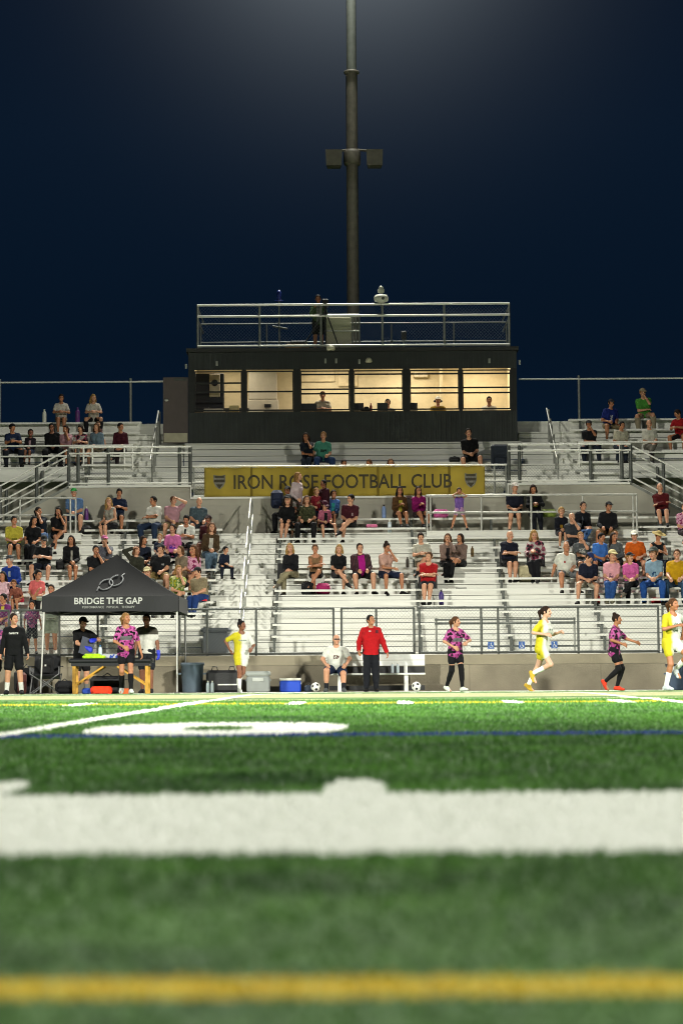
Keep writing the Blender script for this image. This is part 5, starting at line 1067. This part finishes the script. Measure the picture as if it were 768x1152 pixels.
S(48, 'L6', 'man in a black cap and black tee looking at his phone', 'M', 1.02, .25, 'wide', 'phone', .2, .2, tc=add_print(cloth('#101216'), 'black_tee', '#8a8a88', -.05, .04, .3, .36, rag=30), cap='cap', bc='#171c2c', sk='light')
S(80.5, 'L6', 'woman in a black open jacket with long hair and bare legs', 'F', 1, .15, 'close', 'lap', tc=add_print(cloth('#0f1013'), 'black_jacket', '#9a968c', -.02, .03, .2, .5), top='jacket', hc='dark', hair='long', bot='short', bc='#8d8a80', sk='tan', sh='#b5b2a8')
S(108, 'L5', 'man in a black tee turning his head above the tent slope', 'M', 1, .2, 'wide', 'chin', -.6, tc='#111216', hc='black', bc='#24272e', sk='tan')
S(118, 'L6', 'person in a pink cap and grey tee behind the man in black', 'M', .98, .1, 'std', 'lap', .3, tc='#5a5c66', cap='cap', cc='#b25a86', hc='grey', bc='#33363d')
S(13, 'L4', 'man in a bright blue zip jacket and cap at the left edge', 'M', 1.03, .15, 'wide', 'lap', tc=add_print(cloth('#14378f'), 'blue_jacket', '#8d98a8', -.03, .03, .36, .5), top='jacket', cap='cap', cc='#3a3d42', hc='grey', sk='light', bc='#2a2c33', **T)
S(40.5, 'L3', 'girl in a coral pink tee and black trousers holding a phone', 'C', .9, .15, 'std', 'lap', .2, tc='#cf6464', hc='black', hair='pony', bc='#121316', sk='tan', **T)
S(20.5, 'L3', 'child bent forward in red and white shorts beside the blue jacket man', 'C', .72, .75, 'std', 'down', tc='#9a5a4a', bc='#b01c38', hc='brown', sk='tan', sh='#d0ccc4')
S(3, 'L3', 'child in a pale pink hoodie with dark braids at the left edge', 'C', .85, .1, 'std', 'lap', tc='#c9a4ac', top='long', hc='black', hair='long', bc='#b08f98', sk='tan', **T)
S(4, 'L1', 'child in a purple tee and yellow collar low at the left edge', 'C', .85, .15, 'wide', 'lap', .2, tc=add_print(cloth('#7a2f72'), 'purple_tee', '#c0b440', -.05, .05, .42, .56), hc='black', sk='tan', bc=PINKT)
# behind and right of the tent
S(152, 'L5', 'woman in an olive hoodie holding her head above the tent slope', 'F', 1, .1, 'std', 'brow', -.6, tc='#34352a', top='jacket', hc='brown', hair='bob', bc='#2a2b2e', flip=True, **T)
S(161.5, 'L6', 'woman with dark hair and navy top behind the olive hoodie', 'F', .98, .2, 'std', 'lap', .4, tc='#1b2335', hc='dark', hair='long', bc='#1e2026', sk='tan')
S(178.5, 'L7', 'fair haired child in navy behind the man in the black polo', 'C', .72, .1, 'std', 'lap', tc='#1c2740', hc='sand', sk='pale', bc='#22262e')
S(179.5, 'L5', 'broad man in a black polo, dark cap and khaki shorts', 'H', 1.03, .1, 'wide', 'prop', tc=add_print(cloth('#131418'), 'black_polo', '#8c8c8c', .06, .12, .36, .41, rag=60), top='polo', cap='cap', cc='#22252c', bc='#8a7648', sk='light')
S(194, 'L7', 'woman in a pink tee with a purple print behind the black polo man', 'F', 1.03, .15, 'wide', 'thighs', tc=add_print(cloth('#c0679c'), 'pink_print_tee', '#4a2a9a', -.08, .08, .26, .36, rag=22), hc='dark', hair='pony', bc='#1f2a3a')
S(208, 'L8', 'man in a white polo and dark trousers above the woman in pink', 'M', 1.02, .1, 'wide', 'lap', -.3, tc=add_print(cloth('#bfc0b8'), 'white_polo', '#1e1f22', -.03, .02, .38, .52), top='polo', hc='black', sk='tan', bc='#16181d', **T)
S(233.5, 'L8', 'person in maroon with a dark cap behind the brown cardigan woman', 'M', 1, .15, 'wide', 'lap', tc='#451b22', top='long', cap='cap', cc='#2a1518', sk='brown', bc='#54252c')
S(236, 'L7', 'woman in a brown cardigan, white top and blue jeans', 'F', 1.06, .1, 'std', 'lap', tc=add_print(cloth('#4e3c26'), 'brown_cardigan', '#c3beb2', -.05, .05, .0, .5), top='jacket', hc='brown', hair='long', bc='#5a7286', sh='#a5a196', **T)
S(252, 'L6', 'toddler in navy at the edge of the aisle steps', 'C', .66, .1, 'wide', 'lap', .3, tc='#162036', top='long', hc='black', bc='#151c2e', sk='light', **T)
S(203, 'L5', 'woman in a taupe tee holding the girl in pink florals', 'F', 1.0, .15, 'wide', 'lap', .4, tc='#8a7a66', hc='brown', hair='bob', bc='#7a6a52')
S(216.5, 'L5', 'girl in a pink floral top leaning left beside the taupe tee woman', 'C', .98, .2, 'cross', 'lap', -.5, tc=PINKF, hc='brown', hair='long', bc='#7a5a44', sk='tan')
S(168, 'L3', 'boy in a cream cap and dark tee just above the tent slope', 'C', .95, .1, 'std', 'lap', .2, tc='#22301f', cap='cap', cc='#b0a67e', hc='brown', bc='#2a2c30')
S(199, 'L3', 'person in a yellow and black floral shirt behind the tent corner', 'F', 1.02, .15, 'std', 'chin', tc=FLOR, hc='sand', hair='bob', bc='#3a3a34')
S(224, 'L3', 'man in a khaki shirt, blue jeans and dark cap right of the tent', 'H', .98, .12, 'std', 'lap', 0, .15, tc='#8f8266', cap='cap', cc='#201f22', bc='#1f3c78', sk='light', **T)
# lower centre
S(321, 'L11', 'man in a grey tee and black cap with a navy jacket on his shoulder', 'M', 1.02, .1, 'wide', 'lap', .2, tc='#33363c', cap='cap', cc='#101114', bc='#14151a', sk='tan', **T)
S(321, 'L10', 'girl in a black hoodie and black cap with bare legs', 'C', 1.0, .15, 'std', 'lap', tc='#0d0e11', top='long', cap='cap', cc='#0e0f12', hc='dark', hair='bob', bot='short', bc='#101114', sh='#a9a69c')
S(332, 'L10', 'small child half hidden behind the girl in the black hoodie', 'C', .66, .1, 'std', 'lap', tc='#b5b0a8', cap='cap', cc='#a86a52', dy=.3, bc='#31343b')
S(345.5, 'L10', 'woman in a dark camouflage top and black trousers', 'F', 1.0, .2, 'wide', 'lap', tc=CAMO, hc='brown', hair='bob', bc='#121316', sk='light', **T)
S(366.5, 'L10', 'child in a maroon cap and pink and black top looking down', 'C', .82, .35, 'wide', 'lap', 0, .4, tc=add_print(cloth('#a85a72'), 'pink_black_tee', '#17171a', -.06, .06, .05, .5), cap='cap', cc='#45142a', hc='dark', bc='#15161a', sh='#a9a69c', sk='light')
S(374.5, 'L11', 'child in a blue jacket and teal top behind the pink and black child', 'C', .85, .1, 'std', 'lap', tc=add_print(cloth('#4a74b4'), 'blue_jacket', '#2a8a84', -.05, .05, .0, .5), top='jacket', hc='dark', sk='tan', bc='#23262d')
S(392, 'L10', 'man in a maroon tee and black shorts with crossed legs', 'M', 1.04, .1, 'cross', 'lap', 0, .1, tc=add_print(cloth('#471722'), 'maroon_tee', '#a08a8c', .06, .1, .32, .4), hc='black', bc='#141518', sk='light', sh='#1a1a1c')
S(326.5, 'L5', 'blonde woman in a black top with crossed khaki trousers', 'F', 1.06, .1, 'cross', 'lap', tc='#15161a', top='long', hc='blonde', hair='long', bc='#8c8468', sh='#6b665a', **T)
S(356, 'L5', 'woman in a tan tank top hugging her bare crossed legs', 'F', 1.02, .2, 'cross', 'crossed', tc='#8a6a4a', top='tank', hc='brown', hair='pony', bot='short', bc='#14151a', sk='tan')
S(380.5, 'L5', 'woman with a blonde bob in a black tee and grey shorts', 'F', 1.0, .15, 'cross', 'lap', 0, .1, tc='#101114', hc='blonde', hair='bob', bot='short', bc='#4a4a4e', sk='light', flip=True)
S(407.5, 'L5', 'large woman in a magenta top and open plaid shirt', 'H', 1.02, .08, 'wide', 'thighs', tc=add_print(PLAID, 'plaid_over_magenta', '#a01078', -.085, .085, -.2, .6), top='jacket', hc='dark', hair='pony', bc='#101114', sk='light')
S(436, 'L5', 'woman in a pale pink tee with a hair bun and navy shorts', 'F', 1.02, .2, 'wide', 'lap', .1, .3, tc='#b48e80', hc='dark', hair='bun', bc='#1a2540', sk='tan')
S(450, 'L11', 'woman in a brown jacket and yellow top left of the magenta sweater', 'F', .98, .15, 'up', 'lap', tc=add_print(cloth('#5a3d20'), 'brown_jacket', '#b0a23c', -.05, .05, .0, .5), top='jacket', hc='black', hair='long', bot='short', bc='#3a2d22', sk='tan')
S(473, 'L11', 'woman in a magenta sweater below the banner', 'F', .98, .15, 'up', 'lap', tc='#8a0f62', top='long', hc='dark', hair='long', bot='short', bc='#3a2a30', sk='tan')
S(475, 'L6', 'man in a pale grey tee behind the man in the red polo', 'M', 1.02, .2, 'cross', 'phone', 0, .2, tc='#a6a496', hc='dark', bc='#6a6250', sk='light')
S(481, 'L4', 'man in a red polo with folded arms and navy shorts', 'M', 1.04, .05, 'out', 'crossed', tc='#b3161c', top='polo', hc='brown', bc='#1f2430', sk='light', sh='#26262a')
S(502.5, 'L6', 'woman in a brown shirt, black scarf and black trousers hugging her knees', 'F', 1.02, .1, 'std', 'lap', tc=add_print(cloth('#8a7268'), 'brown_shirt', '#1a1416', -.045, .045, .15, .5), top='long', hc='brown', hair='bob', bc='#111216', **T)
S(515.5, 'L6', 'person leaning in behind the brown shirted woman', 'F', .98, .05, 'cross', 'lap', -.6, tc='#7a655c', top='long', hc='dark', hair='bob', bot='short', bc='#1b1c20', sk='tan', dy=.06)
S(572.5, 'L6', 'bald man in a navy tee with folded arms and stretched legs', 'M', 1.05, .05, 'out', 'crossed', tc='#15182a', hair='bald', bc='#111216', sk='light', sh='#16171b')
S(603, 'L6', 'blonde woman in a black jacket with a floral front', 'F', 1.08, .06, 'std', 'lap', tc=BFLOR, top='jacket', hc='blonde', hair='long', bc='#14151b', sh='#55565a', **T)
S(578.5, 'L11', 'man in a white cap and navy tee behind the right rail', 'M', 1.05, .12, 'std', 'lap', tc='#171a2b', cap='cap', cc='#b0a9a2', hc='grey', bc='#14161e', sk='light')
S(602.5, 'L11', 'person with dark hair in a black hoodie with a yellow print', 'F', 1.0, .08, 'std', 'lap', tc=add_print(cloth('#0f1116'), 'black_hoodie', '#8a8a30', -.05, .06, .28, .36, rag=30), top='long', hc='dark', hair='bob', bc='#141722', sk='tan', **T)
S(631, 'L9', 'blond boy in a navy hoodie with a yellow emblem', 'C', .86, .15, 'std', 'lap', tc=add_print(cloth('#10131f'), 'navy_hoodie', '#a07a22', -.045, .045, .25, .36, rag=18), top='long', hc='blonde', bc='#2a2c36', sk='light')
S(646, 'L8', 'bald man in a dark grey tee above the white polo man', 'M', 1.0, .2, 'wide', 'lap', .2, tc='#32363c', hair='bald', bc='#3b3f46', sk='light')
S(656, 'L9', 'woman in a navy zip hoodie and blue jeans', 'F', 1.04, .12, 'cross', 'lap', tc=add_print(cloth('#12161f'), 'zip_hoodie', '#7c8794', -.06, -.04, .1, .5), top='jacket', hc='dark', hair='pony', bc='#3a649c', sk='light', **T)
S(682, 'L9', 'man in a black jacket, dark cap and khaki shorts below the right rail', 'M', 1.05, .12, 'wide', 'lap', .3, tc='#131419', top='jacket', cap='cap', cc='#101115', bc='#8a6a44', sk='tan')
S(637, 'L5', 'man in a white polo and grey shorts leaning to his left', 'H', 1.02, .1, 'wide', 'prop', tc=add_print(cloth('#bdbdb2'), 'white_polo', '#a02a2a', -.1, -.06, .36, .41), top='polo', hair='bald', bc='#74777a', sk='tan')
S(656, 'L6', 'grey haired man in a grey tee behind the white polo man', 'M', 1.02, .1, 'std', 'lap', tc=LOGOW('#565a5c', '#a5a5a0'), hc='sand', sk='light', bc='#4a4a4c')
S(660, 'L4', 'man in a navy polo and blue cap bowing his head', 'M', 1.05, .35, 'wide', 'lap', 0, .55, tc='#10152a', top='polo', cap='cap', cc='#1b2f62', bc='#a19a88', sk='light')
S(675, 'L6', 'person in a bright blue tee right of the grey tee man', 'M', .98, .2, 'std', 'lap', .2, tc='#3f74c4', hc='black', bc='#2b2d36', sk='tan')
S(692.5, 'L6', 'woman with very long dark hair in a grey jacket', 'F', .98, .25, 'std', 'lap', .2, tc='#5c6264', top='jacket', hc='dark', hair='long', bc='#3e464a', sk='tan')
S(715, 'L6', 'man in an orange tee and white cap', 'M', 1.04, .1, 'wide', 'lap', .1, tc='#cf5f12', cap='cap', cc='#c9c6ba', bc='#2b2a2c', sk='light')
S(738.5, 'L6', 'woman in a straw sun hat and black tank top', 'F', 1.02, .12, 'wide', 'lap', tc='#101116', top='tank', cap='hat', cc='#a8935a', hc='brown', bc='#172033', sk='tan', **T)
S(686.5, 'L4', 'child in a cream cap, pink tee and jeans', 'C', 1.06, .08, 'std', 'lap', tc=add_print(cloth('#c98f98'), 'pink_tee', '#6a4a5a', -.05, .05, .25, .35, rag=22), cap='cap', cc='#b7ab7c', hc='brown', bc='#28508e', sh='#a39d8c', **T)
S(710, 'L4', 'woman in a hot pink tee and dark visor with black trousers', 'F', 1.02, .12, 'cross', 'lap', .2, tc='#c45c98', cap='cap', cc='#17151a', hc='sand', hair='pony', bc='#0f1013', sh='#7c7568', **T)
S(736, 'L4', 'boy in a grey cap, pale blue tee and blue jeans', 'C', 1.1, .06, 'std', 'lap', tc=add_print(cloth('#7d98aa'), 'pale_blue_tee', '#2c4a6c', -.05, .06, .26, .36, rag=24), cap='cap', cc='#4a4f4a', hc='brown', bc='#23529c', **T)
S(760.5, 'L4', 'big man in a golden yellow shirt and jeans near the right edge', 'H', 1.06, .1, 'wide', 'thighs', -.2, tc='#c2960f', hc='brown', bc='#33506e', sk='light', **T)
S(745, 'L11', 'man in a dark red sweater with folded arms beside the right stair', 'M', 1.02, .08, 'up', 'crossed', tc='#5f1216', top='long', hair='bald', bc='#161c2e', sk='light', sh='#1a1a1c')
S(771, 'L9', 'person in a pink patterned shirt cut off by the right edge', 'M', 1.0, .2, 'cross', 'lap', tc=PINKF, hc='brown', bc='#3a2f36', sk='light')
# standing among the benches
G2 = 'people standing among the benches'
fl11 = LZ(11)-.429
person('woman in a pale pink top walking along the row under the banner', (PX(333, 66.35, 580), 66.3, fl11), 'walkrow', lambda: standing('F', .1, ((-.1, .12, .1), (.08, -.15, .08)), ((-.2, -.22, .95), (.24, .0, .85)), hy=.4), yaw=.9, s=.99, hc='sand', hair='long', top='long', tc='#b3a2a4', bc='#8d8a84', bot='trousers', group=G2)
person('teenager in a maroon top standing sideways in front of the banner', (PX(365.5, 66.4, 580), 66.45, fl11), 'teen', lambda: standing('M', .05, wr=((-.12, -.3, 1.05), (.14, -.3, 1.0))), yaw=-.9, s=.87, hc='black', sk='brown', top='long', tc='#3d1422', bc='#2a1a24', bot='trousers', group=G2)
person('small child in red and blue held beside the maroon teenager', (PX(355.5, 66.3, 580), 66.25, fl11), 'held', lambda: standing('C', .03, wr=((-.2, -.25, 1.0), (.2, -.2, 1.1))), yaw=.5, s=.72, hc='sand', sk='light', tc='#8a2430', bc='#22305c', group=G2)
person('girl in a purple top and lilac shorts standing with legs apart on the platform', (PX(516.5, 65.6, 590), 65.62, fl11+.006), 'girlapart', lambda: standing('C', .06, ((-.31, -.02, .08), (.3, -.05, .08)), ((-.06, -.2, 1.5), (.08, -.2, 1.48)), pz=.86, eh=[A3(-.8, -.3, -.6), A3(.8, -.3, -.6)]), s=.7, hc='dark', hair='pony', sk='tan', top='tank', tc='#7a5aa8', bot='short', bc='#b48cae', group=G2)
zw = LZ(0)-.429
person('child in a pink tie dye tee standing at the fence left of the tent', (PX(36.5, 58.2, 700), 58.2, zw), 'kidfence', lambda: standing('C', .04, ((-.15, 0, .08), (.13, .06, .08)), ((-.24, -.1, .95), (.3, -.05, .9))), s=.74, hc='black', sk='tan', tc=PINKT, bc='#1d1e2b', group=G2)
person('man in a striped pale green shirt standing at the fence with arms raised', (PX(58, 58.25, 700), 58.25, zw), 'manfence', lambda: standing('M', .03, wr=((-.3, -.25, 1.55), (.3, -.28, 1.5))), s=.98, hc='dark', sk='tan', tc=STRP, bc='#98a08c', sh='#b9b7ae', group=G2)
# ------------------------------------------------------------------ people along the touchline
def jersey(name, psi):
    m = bpy.data.materials.new(name); nt, N, L, b = nodes(m); b.inputs['Roughness'].default_value = .8; b.inputs['Specular IOR Level'].default_value = .2
    tc = N.new('ShaderNodeTexCoord'); s = N.new('ShaderNodeSeparateXYZ'); L.new(tc.outputs['Object'], s.inputs[0]); nz = N.new('ShaderNodeTexNoise'); nz.inputs['Scale'].default_value = 7; L.new(tc.outputs['Object'], nz.inputs['Vector'])
    a = N.new('ShaderNodeMath'); a.operation = 'MULTIPLY_ADD'; L.new(nz.outputs['Fac'], a.inputs[0]); a.inputs[1].default_value = .1; w1 = N.new('ShaderNodeMath'); w1.operation = 'MULTIPLY'; L.new(s.outputs[0], w1.inputs[0]); w1.inputs[1].default_value = math.cos(psi); w2 = N.new('ShaderNodeMath'); w2.operation = 'MULTIPLY_ADD'; L.new(s.outputs[1], w2.inputs[0]); w2.inputs[1].default_value = -math.sin(psi); L.new(w1.outputs[0], w2.inputs[2]); L.new(w2.outputs[0], a.inputs[2])
    r = N.new('ShaderNodeMapRange'); r.inputs['From Min'].default_value = .03; r.inputs['From Max'].default_value = .085; L.new(a.outputs[0], r.inputs['Value'])
    mx = N.new('ShaderNodeMix'); mx.data_type = 'RGBA'; L.new(r.outputs['Result'], mx.inputs['Factor']); mx.inputs['A'].default_value = (*lin('#aea420'), 1); mx.inputs['B'].default_value = (*lin('#c2c4bd'), 1); L.new(mx.outputs['Result'], b.inputs['Base Color']); return m
GP = 'players warming up along the touchline'
def kit_y(psi):
    YJ = jersey('yellow_white_kit', psi); YJ2 = add_print(YJ, 'yellow_white_shirt', '#7c8a82', -.1, .1, 1.2, 1.235, rag=40)
    return dict(top='jersey', tc=YJ2, bot='short', bc=YJ, socks='#e2e5df', group=GP)
PK0 = mat_pattern('pink_black_kit', ('#c878ae', '#140e14', '#a83c86', '#c86aaa', '#180f16'), 'noise', 9); PK = add_print(PK0, 'pink_black_shirt', '#6d6a70', -.12, .12, 1.12, 1.2)
def pl(px, Y, *a, **k): return person(a[0], (PX(px, Y, 770), Y, groundz(Y)-.002), a[1], a[2], h=.0105, **k)
kitP = dict(top='jersey', tc=PK, bot='short', bc='#15131a', group=GP)
pl(271.5, 54.8, 'player in yellow and white kit jogging in front of the coolers', 'run_a', lambda: standing('F', .06, ((-.05, -.02, .09), (.02, .34, .3)), ((-.27, .0, 1.0), (.2, -.22, 1.02)), pz=.9, hy=.7, eh=[A3(-.9, .6, -.3), A3(.7, .7, -.3)], fd=[(.0, -1, -.05), (0, -.4, -.9)]), yaw=.25, s=.97, hc='black', hair='bun', sk='brown', sh='#c6cac2', **kit_y(0.25))
pl(610, 48, 'player in yellow and white kit running right past the wheelchair signs', 'run_b', lambda: standing('F', .12, ((-.09, .16, .36), (.08, .36, .11)), ((-.2, -.17, 1.12), (.2, -.3, 1.17)), pz=.9, hy=.1, eh=[A3(-.9, .9, -.3), A3(.7, .6, -.5)], fd=[(0, -.35, -.93), (0, -.75, -.6)]), yaw=1.05, s=1.0, hc='dark', hair='pony', sk='pale', sh='#c9a53a', **kit_y(1.05))
pl(755, 44.2, 'player in yellow and white kit with long ponytail striding at the right edge', 'run_c', lambda: standing('F', .1, ((-.1, .04, .09), (.12, .02, .4)), ((-.08, -.28, 1.18), (.36, .1, 1.05)), pz=.9, hy=.2, eh=[A3(-.9, .6, -.3), A3(.9, .5, -.3)], fd=[(.1, -1, -.05), (.1, -.6, -.75)]), yaw=.55, s=1.0, hc='brown', hair='pony', sk='tan', sh='#b9c0c4', **kit_y(0.55))
pl(512, 53.5, 'player in pink and black kit with black knee sleeves walking right of the bench', 'walk_a', lambda: standing('F', .04, ((-.1, .22, .12), (.06, -.2, .08)), ((-.16, -.2, 1.0), (.14, -.26, 1.1)), pz=.9, hy=.5, eh=[A3(-.9, .3, -.3), A3(.9, .3, -.2)], fd=[(.1, -.9, -.4), (.1, -1, .1)]), yaw=.5, s=.98, hc='brown', hair='pony', sk='light', sh='#c9cfc6', socks='#111114', sock_t=.78, **kitP)
pl(691, 51.5, 'player in pink and black kit with coral shoes jogging between two yellow players', 'jog_a', lambda: standing('F', .07, ((-.08, .2, .2), (.08, -.03, .09)), ((-.2, -.22, 1.02), (.14, -.45, 1.06)), pz=.89, hy=.0, eh=[A3(-.8, .9, -.3), A3(.7, .4, -.8)], fd=[(0, -.45, -.88), (0, -1, -.1)]), yaw=1.25, s=.97, hc='dark', hair='bun', sk='tan', sh='#e0432a', socks='#141417', sock_t=.86, **kitP)
pl(142, 50.6, 'blonde player in pink and black kit walking out from the treatment table', 'walk_b', lambda: standing('F', .08, ((-.09, .2, .12), (.1, -.18, .08)), ((-.06, -.25, .98), (.32, -.02, .84)), pz=.9, hy=.7, eh=[A3(-1, .3, -.2), A3(.7, .4, -.6)], fd=[(-.1, -1, -.3), (.1, -1, .05)]), yaw=.1, s=1.0, hc='sand', hair='pony', sk='tan', sh='#b9bdb8', socks='#121215', sock_t=1.3, **kitP)
GS = 'staff along the touchline'
pl(16, 52.2, 'bearded man in black sweater and shorts with white socks left of the tent', 'coach', lambda: standing('M', .0, ((-.15, 0, .08), (.16, 0, .08)), ((-.27, -.05, .84), (.3, -.03, .82)), hy=.6), yaw=.05, s=1.02, hc='dark', sk='light', top='long', tc=add_print(cloth('#101114'), 'black_sweater', '#c4c4c0', -.1, .1, 1.27, 1.31, rag=70), bc='#111216', socks='#c6c6c0', sock_t=1.6, sh='#17181b', group=GS)
pl(-7, 53.4, 'person cut off by the left edge with only a bare arm showing', 'edge_man', lambda: standing('M', .0), s=1.0, hc='dark', sk='light', tc=PINKT, bc='#16171b', group=GS)
pl(92, 55.4, 'staff member in a dark cap and black tee wearing blue gloves', 'medic', lambda: standing('M', .1, ((-.14, 0, .08), (.14, .06, .08)), ((-.02, -.34, 1.02), (.16, -.34, 1.2)), hy=.1, hp=.2, eh=[A3(-.9, .2, -.3), A3(.9, .4, -.2)]), yaw=.5, s=1.02, sk='light', tc='#0f1013', bc='#131417', cap='cap', cc='#101114', socks='#8a8a86', sock_t=1.7, sh='#9d9c96', group=GS)
pl(165.5, 55.6, 'man in a grey and white tee standing at the right end of the treatment table', 'helper', lambda: standing('M', .02, hy=.0), yaw=-.15, s=1.06, sk='brown', hc='black', tc=add_print(cloth('#c2c1ba'), 'two_tone_tee', '#55524a', -.4, .4, 1.27, 1.6, front=False), bc='#20242c', sh='#33343a', group=GS)
pl(417.5, 55.5, 'man in a red zip jacket and black trousers looking up in front of the bench', 'referee', lambda: standing('M', .0, ((-.11, 0, .08), (.11, .02, .08)), ((-.27, -.1, .92), (.36, -.04, .84)), hy=.6, hp=-.25), s=1.03, hc='black', sk='tan', top='jacket', tc=add_print(add_print(cloth('#bb0f18'), 'red_jacket', '#c9b0b0', -.05, .0, 1.33, 1.36), 'red_jacket_crest', '#56202a', .1, .16, 1.3, 1.37), bot='trousers', bc='#12151d', sh='#141518', group=GS)
person('bald man with sunglasses in a white tee on the team bench', (PX(378.5, 56.25, 750), 56.24, .432), ('bench_man'), lambda: Fig('H', (0, .12, .11), .12, an=[(-.24, -.22, -.35), (.16, -.52, -.35)], kh=[A3(-.3, -1, .3), A3(.2, -1, .4)], wr=[(-.24, -.2, .2), (.22, -.22, .2)], eh=[A3(-.8, .4, -.3), A3(.8, .4, -.3)], hy=.2, fd=[(-.2, -1, -.05), (.2, -1, -.02)]), s=1.0, hair='bald', sk='light', tc=add_print(cloth('#bcbeb6'), 'white_tee', '#5c4440', -.07, .07, .33, .42, rag=22), bc='#1b2c4c', sh='#5d6264', socks='#22242a', sock_t=1.75, group=GS, h=.0105)
# gloves and clip board of the medic
mg = PX(92, 55.4, 700)
simple('clip_board', 'dark grey folder held in the blue gloved hands', 'folder', MB().profile([(0, 0), (.12, .4), (.14, .4), (.02, 0)], -.16, .16), mat('folder_grey', '#3a3f4c', .6), (mg+.12, 55.0, .88)).rotation_euler = (0, .35, .4)
GLV = mat('blue_glove', '#2030b8', .5, var=.08)
for o in [q for q in bpy.data.objects if q.name.startswith('person') and q.get('label', '').startswith(('staff member in a dark cap', 'man in a grey and white'))]:
    key = 'medic' if 'dark cap' in o['label'] else 'helper'; fg = _C[('fig', key)]
    for i in ((0, 1) if key == 'medic' else (1,)):
        def gl_(D, i=i):
            fg.hand(D, i)
            fg_d = unit(fg.wr[i]-fg.el[i]); D.cone(fg.wr[i]-fg_d*.05, fg.wr[i]+fg_d*.02, .036, .03, .02); D.F -= .006
        put('glove', fig_mesh(fg, gl_, .0105, 'glove'), [GLV], o)
for o in [q for q in bpy.data.objects if q.get('label', '').startswith('bald man with sunglasses')]:
    fg = _C[('fig', 'bench_man')]
    put('sunglasses', fig_mesh(fg, lambda D: (D.cone(fg.H(-.045, -.088, .012), fg.H(-.015, -.096, .01), .018, .017, .004), D.cone(fg.H(.045, -.088, .012), fg.H(.015, -.096, .01), .018, .017, .004), D.cone(fg.H(-.05, -.08, .016), fg.H(-.08, 0, .012), .008, .006, .004), D.cone(fg.H(.05, -.08, .016), fg.H(.08, 0, .012), .008, .006, .004)), .0105, 'sunglasses'), [BLK], o)
for o in [q for q in bpy.data.objects if q.get('label', '').startswith('man in a grey tee and black cap with')]:
    fg = _C[('fig', ('s', 'M', .1, 'wide', 'lap', round(.3/.3)*.3, 0.))] if ('fig', ('s', 'M', .1, 'wide', 'lap', .3, 0.)) in _C else None
pack('navy jacket draped over the shoulder of the black capped man', (PX(311.5, 66.6, 560), 66.66, LZ(11)+.3), .34, .3, .5, '#131d38', name='draped_jacket', cat='jacket', strap=False)
# press box crew and roof operator
def crew(px, ptop, d, label, b='M', **k):
    Y = BY0+d; z = PZ(ptop, Y)-.9; return person(label, (PX(px, Y, 455), Y, z), ('s', b, .1, 'std', 'phone', k.pop('hy', 0.), .0), lambda: seated(b, .1, 'std', 'phone', 0., 0.), group='crew in the press box', **k)
BY0 = 71.0
crew(363, 440, .95, 'man in a white tee seated in the third press box window', tc='#b9b4a4', hc='brown')
crew(436, 449, .9, 'dark haired person bent behind a laptop in the fourth press box window', tc='#8c8a80', hc='black', hy=.001)
o = crew(492.5, 447, .9, 'person in yellow with headphones and a pale cap in the fifth press box window', tc='#a8891e', hc='brown', cap='cap', cc='#c9c6bc', hy=.002)
fg = _C[('fig', ('s', 'M', .1, 'std', 'phone', .002, .0))]
put('headphones', fig_mesh(fg, lambda D: (D.cone(fg.H(-.085, .01, -.01), fg.H(-.1, .01, -.01), .042, .036, .005), D.cone(fg.H(.085, .01, -.01), fg.H(.1, .01, -.01), .042, .036, .005)), .0125, 'headphones'), [BLK], o)
crew(550, 447, .9, 'man in a white shirt leaning on the counter in the sixth press box window', tc='#cac5b8', hc='black', sk='tan', hy=.003)
Y = BY0+.95
person('operator in a green and grey top standing behind the tripod on the press box roof', (PX(358, Y, 370), Y, RZ), 'operator', lambda: standing('M', .08, wr=((-.1, -.3, 1.3), (.12, -.3, 1.32)), hp=.1), s=1.0, hc='black', hair='short', sk='tan', top='long', tc=add_print(cloth('#3c5a2c'), 'green_top', '#6f7470', -.06, .09, .9, 1.42), bc='#15161a', bot='shorts', group='crew in the press box')
SC.render.engine = 'CYCLES'; SC.cycles.use_denoising = True; SC.cycles.max_bounces = 6
SC.cycles.sample_clamp_indirect = 4; SC.cycles.filter_width = 1.05
SC.view_settings.view_transform = 'Standard'; SC.view_settings.look = 'None'; SC.view_settings.exposure = 0.0; SC.view_settings.gamma = 1.0
